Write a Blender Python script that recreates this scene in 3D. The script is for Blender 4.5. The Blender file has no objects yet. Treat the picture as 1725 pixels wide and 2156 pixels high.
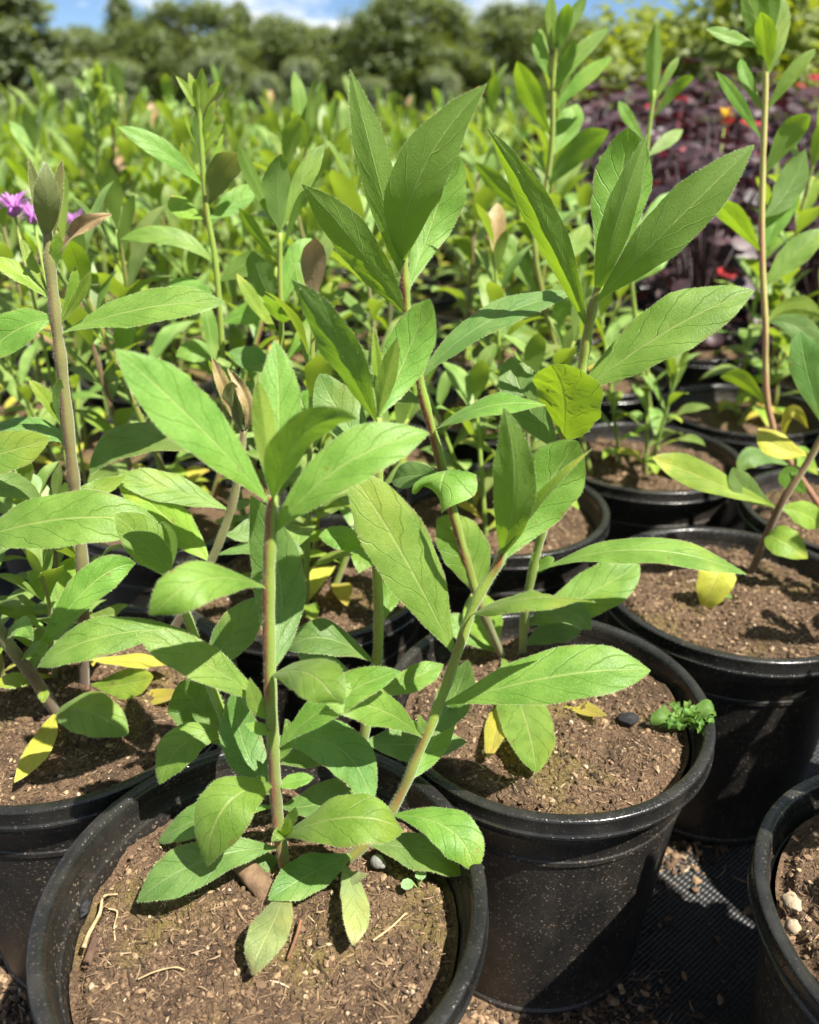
import bpy, math, random
from mathutils import Vector, Matrix, noise
R = math.radians
random.seed(7)
V = Vector

# ------------------------------------------------------------------ camera, sky, sun, exposure
sc = bpy.context.scene
CAM_Z, PITCH, FPX, W0, H0 = 0.546, R(25.72), 1750.0, 1725.0, 2156.0
cd = bpy.data.cameras.new('camera'); cam = bpy.data.objects.new('camera', cd); sc.collection.objects.link(cam)
cam.location = (0, 0, CAM_Z); cam.rotation_euler = (math.pi/2 - PITCH, 0, 0)
cd.sensor_fit = 'VERTICAL'; cd.sensor_height = 24; cd.lens = 24*FPX/H0
cd.clip_start = 0.01; cd.clip_end = 2000
cd.dof.use_dof = True; cd.dof.focus_distance = 0.445; cd.dof.aperture_fstop = cd.lens/4.2
sc.camera = cam
SUN_EL, SUN_AZ = R(58), R(38)          # azimuth: from the right (+X), swung this far behind the camera
S = V((math.cos(SUN_EL)*math.cos(SUN_AZ), -math.cos(SUN_EL)*math.sin(SUN_AZ), math.sin(SUN_EL)))
sd = bpy.data.lights.new('sun', 'SUN'); so = bpy.data.objects.new('sun', sd); sc.collection.objects.link(so)
so.rotation_euler = S.to_track_quat('Z', 'Y').to_euler(); sd.energy = 5.0; sd.angle = R(0.53); sd.color = (1, .95, .86)
so.location = S*30
wd = bpy.data.worlds.new('World'); sc.world = wd; wd.use_nodes = True
nt = wd.node_tree; N = nt.nodes; L = nt.links; N.clear()
sky = N.new('ShaderNodeTexSky'); sky.sky_type = 'NISHITA'; sky.sun_disc = False
sky.sun_elevation = SUN_EL; sky.sun_rotation = math.atan2(S.x, S.y); sky.altitude = 3500; sky.air_density = 1.0; sky.dust_density = 0; sky.ozone_density = 5
bg = N.new('ShaderNodeBackground'); bg.inputs[1].default_value = 0.05
tc = N.new('ShaderNodeTexCoord'); mp = N.new('ShaderNodeMapping'); mp.inputs['Scale'].default_value = (3.1, 3.1, 11); mp.inputs['Location'].default_value = (-2.6, 4.4, .2)
nz = N.new('ShaderNodeTexNoise'); nz.inputs['Scale'].default_value = 1.35; nz.inputs['Detail'].default_value = 5; nz.inputs['Roughness'].default_value = .58
cr = N.new('ShaderNodeValToRGB'); cr.color_ramp.elements[0].position = .505; cr.color_ramp.elements[1].position = .585
mx = N.new('ShaderNodeMix'); mx.data_type = 'RGBA'; mx.inputs[7].default_value = (9.0, 9.3, 9.7, 1)
ou = N.new('ShaderNodeOutputWorld')
L.new(tc.outputs['Generated'], mp.inputs[0]); L.new(mp.outputs[0], nz.inputs['Vector']); L.new(nz.outputs[0], cr.inputs[0])
L.new(cr.outputs[0], mx.inputs[0]); L.new(sky.outputs[0], mx.inputs[6]); L.new(mx.outputs[2], bg.inputs[0]); L.new(bg.outputs[0], ou.inputs[0])
sc.view_settings.view_transform = 'Standard'; sc.view_settings.look = 'None'; sc.view_settings.gamma = 1; sc.view_settings.exposure = 1.42
sc.cycles.use_denoising = True
sc.cycles.max_bounces = 4; sc.cycles.diffuse_bounces = 2; sc.cycles.glossy_bounces = 2; sc.cycles.transmission_bounces = 3; sc.cycles.transparent_max_bounces = 4; sc.cycles.use_adaptive_sampling = True; sc.cycles.adaptive_threshold = .02; sc.cycles.sample_clamp_indirect = 6

# ------------------------------------------------------------------ helpers
COL = sc.collection
CP, SP = math.cos(PITCH), math.sin(PITCH)
def ray(px, py):
    dx = (px - W0/2)/FPX; dy = (H0/2 - py)/FPX
    return V((dx, CP + dy*SP, -SP + dy*CP))
def at(px, py, Y):                       # the point at forward distance Y (metres)
    d = ray(px, py); return V((0, 0, CAM_Z)) + d*(Y/d.y)
def onz(px, py, z):                      # the point on the level z
    d = ray(px, py); return V((0, 0, CAM_Z)) + d*((z - CAM_Z)/d.z)
def depth(p): return p.y*CP - (p.z - CAM_Z)*SP

class MB:
    def __init__(s): s.v = []; s.f = []; s.uv = []; s.m = []; s.has = False
    def add(s, vs, fs, uv=None, m=0):
        o = len(s.v); s.v += [tuple(p) for p in vs]; s.uv += uv if uv else [(0, 0)]*len(vs)
        if uv: s.has = True
        for f in fs: s.f.append(tuple(i + o for i in f)); s.m.append(m)
    def mesh(s, name, mats, smooth=True):
        me = bpy.data.meshes.new(name); me.from_pydata(s.v, [], s.f)
        for m in (mats if isinstance(mats, (list, tuple)) else [mats]): me.materials.append(m)
        me.polygons.foreach_set('material_index', s.m)
        me.polygons.foreach_set('use_smooth', [smooth]*len(s.f))
        if s.has:
            ul = me.uv_layers.new(name='UVMap'); d = []
            for f in s.f:
                for i in f: d += s.uv[i]
            ul.data.foreach_set('uv', d)
        me.update(); return me
    def build(s, name, mats, parent=None, smooth=True, loc=None):
        return obj(name, s.mesh(name, mats, smooth), parent, loc)
def obj(name, me, parent=None, loc=None):
    o = bpy.data.objects.new(name, me); COL.objects.link(o)
    if parent: o.parent = parent
    if loc is not None: o.location = loc
    return o
def tag(o, label=None, cat=None, group=None, kind=None):
    if label: o['label'] = label
    if cat: o['category'] = cat
    if group: o['group'] = group
    if kind: o['kind'] = kind
    return o
def thing(name, label, cat, loc=(0, 0, 0), rz=0, group=None):
    o = obj(name, None, None, loc); o.rotation_euler = (0, 0, rz); o.empty_display_size = .02
    return tag(o, label, cat, group)
KIDS = {}
def copy_tree(root, loc, rz=0, s=1, label=None, group=None, kids=None):
    r = root.copy(); COL.objects.link(r); r.location = loc; r.rotation_euler = (0, 0, rz); r.scale = (s, s, s)
    if label: r['label'] = label
    if group: r['group'] = group
    def rec(o, p):
        for ch in KIDS.get(o.name) or list(o.children):
            c = ch.copy(); COL.objects.link(c); c.parent = p; rec(ch, c)
    rec(root, r); return r

# ------------------------------------------------------------------ materials
class NT:
    def __init__(s, name):
        s.mat = bpy.data.materials.new(name); s.mat.use_nodes = True; s.t = s.mat.node_tree; s.t.nodes.clear()
        s.out = s.n('OutputMaterial')
    def n(s, typ, **kw):
        nd = s.t.nodes.new('ShaderNode' + typ)
        for k, v in kw.items():
            if k[0] == '_': setattr(nd, k[1:], v)
            else: s.inp(nd, k.replace('__', ' '), v)
        return nd
    def inp(s, nd, k, v):
        sk = nd.inputs[int(k[1:])] if k[0] == 'i' and k[1:].isdigit() else nd.inputs[k]
        if isinstance(v, bpy.types.NodeSocket): s.t.links.new(v, sk)
        else: sk.default_value = v
    def math(s, op, a, b=0.0, c=0.0, clamp=False):
        nd = s.n('Math', _operation=op, _use_clamp=clamp, i0=a, i1=b)
        s.inp(nd, 'i2', c); return nd.outputs[0]
    def mix(s, f, a, b, blend='MIX'):
        nd = s.n('Mix', _data_type='RGBA', _blend_type=blend); s.inp(nd, 'i0', f)
        for k, x in (('i6', a), ('i7', b)): s.inp(nd, k, x + (1,) if isinstance(x, tuple) and len(x) == 3 else x)
        return nd.outputs[2]
    def noise(s, vec, scale, detail=3, rough=.55, out=0):
        nd = s.n('TexNoise', Scale=scale, Detail=detail, Roughness=rough)
        if vec is not None: s.inp(nd, 'Vector', vec)
        return nd.outputs[out]
    def ramp(s, f, stops):
        nd = s.n('ValToRGB'); s.inp(nd, 'i0', f); e = nd.color_ramp.elements
        while len(e) < len(stops): e.new(.5)
        for q, (p, c) in zip(e, stops): q.position = p; q.color = (c + (1,)) if isinstance(c, tuple) else (c, c, c, 1)
        return nd.outputs[0]
    def step(s, x, lo, hi):
        nd = s.n('MapRange', _interpolation_type='SMOOTHSTEP', i0=x, i1=lo, i2=hi, i3=0.0, i4=1.0); return nd.outputs[0]
    def end(s, sh): s.t.links.new(sh, s.out.inputs[0]); return s.mat
MAT = {}
def leaf_mat(name, dark, light, trans, under, rib, fine=True, tr=.38, tipcol=None, spec=.38, var=.32, vein=1.0):
    q = NT(name); co = q.n('TexCoord'); uv = q.n('SeparateXYZ', Vector=co.outputs['UV'])
    ob = co.outputs['Object']; rnd = q.n('ObjectInfo').outputs['Random']
    u = q.math('ABSOLUTE', q.math('SUBTRACT', q.math('MULTIPLY', uv.outputs[0], 2), 1)); t = uv.outputs[1]
    n0 = q.noise(ob, 120, 1) if fine else None
    dist = q.math('MULTIPLY', q.math('SUBTRACT', n0, .5), .5) if fine else 0.0
    ph = q.math('ADD', q.math('SUBTRACT', q.math('MULTIPLY', t, 5.5), q.math('MULTIPLY', u, 1.5)), dist)
    ph = q.math('ADD', ph, q.math('MULTIPLY', q.math('GREATER_THAN', uv.outputs[0], .5), .45))
    lat = q.math('ABSOLUTE', q.math('SUBTRACT', q.math('FRACT', ph), .5))
    lat = q.math('SUBTRACT', 1, q.step(lat, 0.0, .055))
    mid = q.math('SUBTRACT', 1, q.step(u, .012, .07))
    n1 = q.noise(ob, 45, 2 if fine else 1, .6); n2 = q.noise(ob, 1100, 2, .7) if fine else n1
    c = q.mix(q.step(n1, .35, .68), dark + (1,), light + (1,))
    if fine: c = q.mix(q.math('MULTIPLY', q.step(n2, .40, .75), .30), c, (min(light[0]*1.9, 1), min(light[1]*1.65, 1), light[2]*2.2, 1))
    net = None
    if fine:
        vo = q.n('TexVoronoi', _feature='DISTANCE_TO_EDGE', Vector=ob, Scale=480.0)
        net = q.math('SUBTRACT', 1, q.step(vo.outputs['Distance'], .0, .14))
        c = q.mix(q.math('MULTIPLY', net, .16), c, tuple(x*.62 for x in dark) + (1,))
        sp = q.step(n0, .735, .76)
        c = q.mix(q.math('MULTIPLY', sp, .55), c, (.16, .10, .035, 1))
    if fine:
        lo = q.step(q.noise(ob, 16, 2), .54, .70); c = q.mix(q.math('MULTIPLY', lo, .38), c, (light[0]*1.7, light[1]*1.18, light[2]*.8, 1))
        ed = q.math('MULTIPLY', q.step(u, .86, 1.0), q.step(n0, .50, .62)); c = q.mix(q.math('MULTIPLY', ed, .5), c, (.22, .17, .06, 1))
    if fine: c = q.mix(q.math('MULTIPLY', lat, .36*vein), c, tuple(x*.68 for x in dark) + (1,))
    c = q.mix(q.math('MULTIPLY', mid, .62), c, rib + (1,))
    if tipcol:
        tm = q.step(q.math('ADD', t, q.math('MULTIPLY', q.math('SUBTRACT', n1, .5), .8)), .72, 1.15)
        c = q.mix(tm, c, tipcol + (1,))
    hs = q.n('HueSaturation', Color=c); q.inp(hs, 'Hue', q.math('ADD', .482, q.math('MULTIPLY', rnd, .03))); q.inp(hs, 'Value', q.math('ADD', 1 - var/2, q.math('MULTIPLY', rnd, var)))
    geo = q.n('NewGeometry'); bf = geo.outputs['Backfacing']
    cu = under + (1,)
    if fine:
        cu = q.mix(q.math('MULTIPLY', q.math('MAXIMUM', mid, q.math('MULTIPLY', lat, .5)), .6), under + (1,), rib + (1,))
        cu = q.mix(q.math('MULTIPLY', q.step(n2, .4, .7), .35), cu, tuple(x*1.5 for x in under) + (1,))
    col = q.mix(bf, hs.outputs[0], cu)
    hgt = q.math('ADD', q.math('MULTIPLY', lat, -1.8), q.math('MULTIPLY', mid, -1.6))
    hgt = q.math('ADD', hgt, q.math('MULTIPLY', n2, .45)); hgt = q.math('ADD', hgt, q.math('MULTIPLY', n0, .8)) if fine else hgt
    if net: hgt = q.math('ADD', hgt, q.math('MULTIPLY', net, -.22))
    bp = q.n('Bump', Strength=.42, Distance=.0006, Height=hgt) if fine else q.n('NewGeometry')
    BN = bp.outputs[0] if fine else bp.outputs['Normal']
    pb = q.n('BsdfPrincipled', Roughness=.48); q.inp(pb, 'Base Color', col); q.inp(pb, 'Normal', BN)
    q.inp(pb, 'Specular IOR Level', spec)
    if fine: q.inp(pb, 'Sheen Weight', .10); q.inp(pb, 'Sheen Roughness', .45)
    tl = q.n('BsdfTranslucent'); ct = trans + (1,) if not fine else q.mix(q.math('MULTIPLY', q.math('MAXIMUM', mid, q.math('MULTIPLY', lat, .6*vein)), .45), trans + (1,), tuple(x*.55 for x in trans) + (1,))
    q.inp(tl, 'Color', ct); q.inp(tl, 'Normal', BN)
    ms = q.n('MixShader', i0=tr); q.inp(ms, 'i1', pb.outputs[0]); q.inp(ms, 'i2', tl.outputs[0])
    MAT[name] = q.end(ms.outputs[0])
leaf_mat('leaf_green', (.100, .215, .026), (.185, .325, .056), (.36, .56, .02), (.125, .205, .04), (.34, .43, .13), tr=.42)
leaf_mat('leaf_deep', (.080, .172, .034), (.150, .260, .066), (.27, .46, .02), (.115, .19, .045), (.26, .36, .12), tr=.4)
leaf_mat('leaf_dull', (.14, .19, .060), (.235, .29, .105), (.26, .36, .03), (.18, .24, .08), (.32, .36, .13), tipcol=(.24, .19, .08), tr=.25)
leaf_mat('leaf_lime', (.15, .26, .025), (.24, .37, .045), (.37, .56, .015), (.22, .30, .05), (.38, .44, .10), tipcol=(.42, .42, .05), vein=.45)
leaf_mat('leaf_yellow', (.38, .39, .05), (.55, .52, .07), (.60, .56, .03), (.42, .42, .08), (.50, .46, .12), tipcol=(.55, .42, .08))
leaf_mat('leaf_field', (.115, .20, .040), (.225, .315, .088), (.36, .50, .03), (.14, .21, .05), (.34, .42, .14), fine=False, tr=.36, var=.55)
leaf_mat('leaf_olive', (.10, .13, .035), (.19, .22, .06), (.24, .26, .04), (.16, .19, .07), (.26, .28, .10), tipcol=(.17, .12, .04))
leaf_mat('leaf_dry', (.20, .145, .055), (.36, .27, .12), (.30, .20, .08), (.28, .20, .12), (.32, .24, .13), tr=.2)
leaf_mat('leaf_weed', (.075, .17, .025), (.14, .26, .045), (.2, .36, .02), (.14, .24, .05), (.18, .30, .07))
leaf_mat('leaf_pale', (.22, .38, .16), (.33, .50, .24), (.3, .5, .12), (.3, .45, .2), (.35, .5, .25))
leaf_mat('leaf_purple', (.020, .008, .010), (.058, .026, .030), (.09, .012, .018), (.08, .04, .05), (.09, .045, .05), fine=False, tr=.12, spec=.55)
leaf_mat('leaf_red', (.20, .012, .02), (.36, .03, .04), (.4, .02, .02), (.3, .04, .05), (.3, .04, .05), fine=False)
leaf_mat('leaf_herb', (.075, .20, .022), (.14, .32, .035), (.24, .45, .02), (.12, .24, .05), (.2, .34, .08), fine=False)
leaf_mat('leaf_shrub', (.13, .20, .022), (.25, .30, .045), (.34, .40, .02), (.18, .23, .06), (.26, .30, .08), fine=False)
leaf_mat('leaf_tree', (.125, .17, .036), (.23, .27, .062), (.36, .44, .04), (.08, .11, .04), (.10, .13, .04), fine=False, tr=.25)
leaf_mat('leaf_willow', (.13, .175, .046), (.225, .27, .082), (.36, .44, .06), (.14, .17, .10), (.12, .16, .08), fine=False, tr=.25)

def simple(name, c, rough=.6, tr=0, spec=.3):
    q = NT(name); ob = q.n('TexCoord').outputs['Object']
    col = q.mix(q.step(q.noise(ob, 160, 4, .65), .3, .7), tuple(x*.65 for x in c) + (1,), tuple(min(1, x*1.25) for x in c) + (1,))
    pb = q.n('BsdfPrincipled', Roughness=rough); q.inp(pb, 'Base Color', col); q.inp(pb, 'Specular IOR Level', spec)
    bp = q.n('Bump', Strength=.4, Distance=.001); q.inp(bp, 'Height', q.noise(ob, 700, 3)); q.inp(pb, 'Normal', bp.outputs[0])
    if tr:
        tl = q.n('BsdfTranslucent', Color=c + (1,)); ms = q.n('MixShader', i0=tr); q.inp(ms, 'i1', pb.outputs[0]); q.inp(ms, 'i2', tl.outputs[0]); MAT[name] = q.end(ms.outputs[0])
    else: MAT[name] = q.end(pb.outputs[0])
simple('hair', (.66, .74, .42), .5, .5); simple('straw', (.40, .30, .16)); simple('twig', (.17, .085, .045), .8); simple('bark', (.085, .05, .032), .9)
simple('stub_bark', (.16, .10, .06), .9); simple('charcoal', (.02, .02, .022), .8); simple('perlite', (.32, .25, .165), .8); simple('flower_mauve', (.52, .20, .55), .5, .3); simple('flower_yellow', (.75, .42, .015), .5, .3)
simple('trunk', (.10, .08, .06), .9); simple('snail', (.17, .17, .15), .5); simple('white_plastic', (.55, .56, .56), .5); simple('grey_plank', (.32, .30, .28), .8)
simple('grass', (.17, .20, .045), .6, .3); simple('rusty_weed', (.22, .11, .06), .7)

def stem_mat(name, low, high, red):
    q = NT(name); co = q.n('TexCoord'); ob = co.outputs['Object']; uv = q.n('SeparateXYZ', Vector=co.outputs['UV'])
    n = q.noise(ob, 25, 3); f = q.step(q.math('ADD', uv.outputs[1], q.math('MULTIPLY', q.math('SUBTRACT', n, .5), .9)), .02, .55)
    c = q.mix(f, low + (1,), high + (1,))
    side = q.math('MULTIPLY', q.step(q.math('SINE', q.math('MULTIPLY', q.math('ADD', uv.outputs[0], q.math('MULTIPLY', n, .25)), 6.283)), .1, .8), q.step(q.noise(ob, 14, 2), .36, .52))
    c = q.mix(side, c, red + (1,))
    c = q.mix(q.math('MULTIPLY', q.step(q.noise(ob, 900, 2), .45, .7), .10), c, (.30, .33, .14, 1))
    pb = q.n('BsdfPrincipled', Roughness=.5); q.inp(pb, 'Base Color', c); q.inp(pb, 'Specular IOR Level', .3); q.inp(pb, 'Sheen Weight', .25)
    bp = q.n('Bump', Strength=.5, Distance=.0006); q.inp(bp, 'Height', q.noise(ob, 800, 3)); q.inp(pb, 'Normal', bp.outputs[0])
    MAT[name] = q.end(pb.outputs[0])
stem_mat('stem', (.125, .135, .022), (.19, .27, .030), (.21, .055, .022))
stem_mat('stem_brown', (.12, .07, .04), (.20, .19, .065), (.15, .075, .04))
stem_mat('stem_pink', (.26, .13, .075), (.40, .36, .11), (.42, .19, .12))
stem_mat('stem_green', (.13, .18, .022), (.20, .30, .032), (.20, .18, .03))

def pot_mat(name, lo, hi, rough, speck):
    q = NT(name); ob = q.n('TexCoord').outputs['Object']
    c = q.mix(q.step(q.noise(ob, 30, 3, .65), .35, .75), lo + (1,), hi + (1,))
    d = q.step(q.noise(ob, 14, 3), .35, .7)                                       # dusty areas
    sm = q.n('Mapping', Vector=ob, Scale=(70, 70, 9)); stk = q.step(q.noise(sm.outputs[0], 1, 3, .6), .52, .72); c = q.mix(q.math('MULTIPLY', stk, .35*speck), c, (.06, .048, .036, 1))
    s1 = q.n('TexVoronoi', Vector=ob, Scale=360.0); m1 = q.math('MULTIPLY', q.math('SUBTRACT', 1, q.step(s1.outputs['Distance'], .15, .36)), q.step(q.noise(ob, 170, 1), .46, .53))
    s2 = q.n('TexVoronoi', Vector=ob, Scale=1100.0); m2 = q.math('MULTIPLY', q.math('SUBTRACT', 1, q.step(s2.outputs['Distance'], .15, .4)), q.step(q.noise(ob, 500, 1), .46, .6))
    sp = q.math('MULTIPLY', q.math('MAXIMUM', m1, q.math('MULTIPLY', m2, .7)), q.math('ADD', q.math('MULTIPLY', d, .6), .4))
    c = q.mix(q.math('MULTIPLY', d, .30*speck), c, (.075, .06, .045, 1)); c = q.mix(q.math('MULTIPLY', sp, speck), c, (.29, .215, .145, 1))
    pb = q.n('BsdfPrincipled'); q.inp(pb, 'Base Color', c); q.inp(pb, 'Roughness', q.math('ADD', rough, q.math('MULTIPLY', sp, .4, 0), 0)); q.inp(pb, 'Specular IOR Level', .5)
    h = q.math('ADD', q.math('MULTIPLY', sp, 1.0), q.math('MULTIPLY', q.noise(ob, 350, 2), .35))
    bp = q.n('Bump', Strength=.35, Distance=.0008); q.inp(bp, 'Height', h); q.inp(pb, 'Normal', bp.outputs[0])
    MAT[name] = q.end(pb.outputs[0])
pot_mat('pot_wall', (.006, .006, .0058), (.016, .0145, .0125), .48, .6)
pot_mat('pot_rim', (.009, .009, .0088), (.026, .0245, .021), .24, .10)

def soil_mat(name, moss=.6):
    q = NT(name); ob = q.n('TexCoord').outputs['Object']
    n1 = q.noise(ob, 90, 3, .7); n2 = q.noise(ob, 650, 3, .75); n3 = q.noise(ob, 18, 2, .6)
    c = q.ramp(n2, [(.28, (.016, .010, .006)), (.45, (.080, .049, .028)), (.60, (.175, .112, .064)), (.78, (.36, .25, .15))])
    c = q.mix(q.math('MULTIPLY', q.step(n1, .38, .64), .55), c, (.115, .072, .043, 1))
    c = q.mix(q.math('MULTIPLY', q.step(n3, .50, .66), moss*.75), c, (.17, .14, .030, 1))
    c = q.mix(q.math('MULTIPLY', q.math('SUBTRACT', 1, q.step(q.noise(ob, 26, 3, .6), .36, .48)), .62), c, (.045, .028, .018, 1))
    mpv = q.n('Mapping', Vector=ob, Scale=(240, 1500, 700), Rotation=(0, 0, .6)); fb = q.step(q.noise(mpv.outputs[0], 1, 2), .63, .72)
    c = q.mix(q.math('MULTIPLY', fb, .45), c, (.42, .29, .17, 1))
    mpw = q.n('Mapping', Vector=ob, Scale=(1400, 260, 700), Rotation=(0, 0, .25)); fc = q.step(q.noise(mpw.outputs[0], 1, 2), .65, .72)
    c = q.mix(q.math('MULTIPLY', fc, .4), c, (.30, .17, .10, 1))
    pb = q.n('BsdfPrincipled', Roughness=.85); q.inp(pb, 'Base Color', c); q.inp(pb, 'Specular IOR Level', .25)
    h = q.math('ADD', q.math('MULTIPLY', n2, 1.0), q.math('MULTIPLY', n1, 1.2))
    bp = q.n('Bump', Strength=.9, Distance=.003); q.inp(bp, 'Height', h); q.inp(pb, 'Normal', bp.outputs[0])
    MAT[name] = q.end(pb.outputs[0])
soil_mat('soil'); soil_mat('spill', 0)

def crumb_mat():
    q = NT('crumb'); rnd = q.n('NewGeometry').outputs['Random Per Island']
    c = q.ramp(rnd, [(0, (.028, .018, .011)), (.35, (.085, .052, .031)), (.75, (.17, .108, .060)), (.97, (.30, .205, .12)), (1, (.5, .40, .28))])
    pb = q.n('BsdfPrincipled', Roughness=.8); q.inp(pb, 'Base Color', c); q.inp(pb, 'Specular IOR Level', .3); MAT['crumb'] = q.end(pb.outputs[0])
crumb_mat()
def fabric_mat():
    q = NT('weed_fabric'); ob = q.n('TexCoord').outputs['Object']
    mp_ = q.n('Mapping', Vector=ob, Rotation=(0, 0, .9))
    xy = q.n('SeparateXYZ', Vector=mp_.outputs[0])
    wx = q.math('SINE', q.math('MULTIPLY', xy.outputs[0], 2094)); wy = q.math('SINE', q.math('MULTIPLY', xy.outputs[1], 1047))
    wv = q.math('ADD', q.math('MULTIPLY', wx, .6), q.math('MULTIPLY', wy, .4))
    d = q.step(q.noise(ob, 9, 6, .7), .42, .7)
    c = q.mix(q.step(wv, -.8, .9), (.004, .0045, .005, 1), (.016, .0175, .0185, 1))
    c = q.mix(q.math('MULTIPLY', d, .22), c, (.08, .062, .045, 1))
    c = q.mix(q.math('MULTIPLY', q.step(q.noise(ob, 400, 3, .7), .62, .70), .4), c, (.20, .14, .09, 1))
    pb = q.n('BsdfPrincipled', Roughness=.5); q.inp(pb, 'Base Color', c)
    bp = q.n('Bump', Strength=.6, Distance=.0012); q.inp(bp, 'Height', wv); q.inp(pb, 'Normal', bp.outputs[0]); MAT['weed_fabric'] = q.end(pb.outputs[0])
fabric_mat()
def ground_mat():
    q = NT('field_ground'); ob = q.n('TexCoord').outputs['Object']
    n1 = q.noise(ob, .35, 6, .7); n2 = q.noise(ob, 6, 5, .7)
    c = q.mix(q.step(n1, .38, .62), (.085, .105, .030, 1), (.17, .15, .055, 1))
    c = q.mix(q.math('MULTIPLY', q.step(n2, .45, .65), .6), c, (.12, .17, .035, 1))
    pb = q.n('BsdfPrincipled', Roughness=.9); q.inp(pb, 'Base Color', c); MAT['field_ground'] = q.end(pb.outputs[0])
ground_mat()

# ------------------------------------------------------------------ the setting: ground
def sheet(name, x0, x1, y0, y1, z, m, n=1):
    b = MB(); vs = []; fs = []
    for j in range(n + 1):
        for i in range(n + 1): vs.append((x0 + (x1 - x0)*i/n, y0 + (y1 - y0)*j/n, z))
    for j in range(n):
        for i in range(n): a = j*(n + 1) + i; fs.append((a, a + 1, a + n + 2, a + n + 1))
    b.add(vs, fs); return b.build(name, MAT[m])
tag(sheet('ground', -900, 900, -300, 1500, -.008, 'field_ground'), kind='structure')
tag(sheet('weed_fabric', -5, 6, -1.5, 8.5, 0, 'weed_fabric'), kind='structure')
tag(sheet('gravel_path', -14, 3, 13.2, 14.6, -.002, 'grey_plank'), kind='structure')

# ------------------------------------------------------------------ pots
POT_H, RIM_R = 0.201, 0.108
def lathe(b, prof, seg=88, m=0):
    vs = []; fs = []; n = len(prof)
    for k in range(seg):
        a = 2*math.pi*k/seg; c, s = math.cos(a), math.sin(a)
        vs += [(r*c, r*s, z) for r, z in prof]
    for k in range(seg):
        k2 = (k + 1) % seg
        for i in range(n - 1): fs.append((k*n + i, k2*n + i, k2*n + i + 1, k*n + i + 1))
    b.add(vs, fs, None, m)
def arc(cx, cz, r, a0, a1, n): return [(cx + r*math.cos(R(a0 + (a1 - a0)*i/n)), cz + r*math.sin(R(a0 + (a1 - a0)*i/n))) for i in range(n + 1)]
def pot_parts(seg):
    T = POT_H; b = MB()
    # outer wall from the foot to under the rim, then the inner wall down to the ledge and on to the floor
    lathe(b, [(.0815, .0), (.0835, .0015), (.0838, .006), (.0825, .0075), (.0835, .02), (.0895, .095), (.0945, .150), (.0950, .153), (.0962, .1545), (.0962, .1575),
              (.0955, .1585), (.0958, .160), (.0968, .172), (.0988, .1755), (.0990, T - .012)], seg)
    lathe(b, [(.1000, T - .003), (.0985, T - .014), (.0978, T - .0190), (.0968, T - .0205), (.0958, T - .0205), (.0952, T - .0225), (.0945, T - .026), (.0900, .10), (.0815, .004), (.0005, .004)], seg)
    wall = b.mesh('wall', MAT['pot_wall']); wall.set_sharp_from_angle(angle=R(28))
    b = MB()
    lathe(b, [(.0985, T - .0135), (.1046, T - .0140), (.1066, T - .0140), (.1077, T - .0132), (.1078, T - .0114), (.1069, T - .0105), (.1067, T - .0098), (.1069, T - .0036)]
          + arc(.1054, T - .0018, .0017, -15, 80, 6) + [(.1040, T), (.1012, T - .0003), (.1001, T - .0012), (.0994, T - .0034), (.0988, T - .0100)], seg)
    rim = b.mesh('rim', MAT['pot_rim']); rim.set_sharp_from_angle(angle=R(38))
    return wall, rim
POT_NEAR, POT_FAR = pot_parts(112), pot_parts(40)
def ico(b, c, r, sq=(1, 1, 1), m=0, seed=0, rot=None):
    t = (1 + 5**.5)/2
    vs = [(-1, t, 0), (1, t, 0), (-1, -t, 0), (1, -t, 0), (0, -1, t), (0, 1, t), (0, -1, -t), (0, 1, -t), (t, 0, -1), (t, 0, 1), (-t, 0, -1), (-t, 0, 1)]
    fs = [(0, 11, 5), (0, 5, 1), (0, 1, 7), (0, 7, 10), (0, 10, 11), (1, 5, 9), (5, 11, 4), (11, 10, 2), (10, 7, 6), (7, 1, 8), (3, 9, 4), (3, 4, 2), (3, 2, 6), (3, 6, 8), (3, 8, 9), (4, 9, 5), (2, 4, 11), (6, 2, 10), (8, 6, 7), (9, 8, 1)]
    rr = random.Random(seed); o = []
    for v in vs:
        k = r/1.9*rr.uniform(.65, 1.25); p = V((v[0]*sq[0], v[1]*sq[1], v[2]*sq[2]))*k
        if rot: p = rot @ p
        o.append(V(c) + p)
    b.add(o, fs, None, m)
def blob(b, c, r, sq, seed=0, nu=14, nv=9, rough=.12):
    vs = []; fs = []
    for j in range(nv + 1):
        th = math.pi*j/nv
        for i in range(nu):
            ph = 2*math.pi*i/nu; d = V((math.sin(th)*math.cos(ph), math.sin(th)*math.sin(ph), math.cos(th))); k = r*(1 + rough*noise.noise(d*1.6 + V((seed*7.1, 0, 0))) + rough*.35*noise.noise(d*5 + V((seed, 3, 0))))
            vs.append(V(c) + V((d.x*sq[0], d.y*sq[1], d.z*sq[2]))*k)
    for j in range(nv):
        for i in range(nu): a = j*nu + i; a2 = j*nu + (i + 1) % nu; fs.append((a, a + nu, a2 + nu, a2))
    b.add(vs, fs)
def rndrot(rr): return Matrix.Rotation(rr.uniform(0, 6.28), 3, 'Z') @ Matrix.Rotation(rr.uniform(0, 6.28), 3, 'X')
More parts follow.
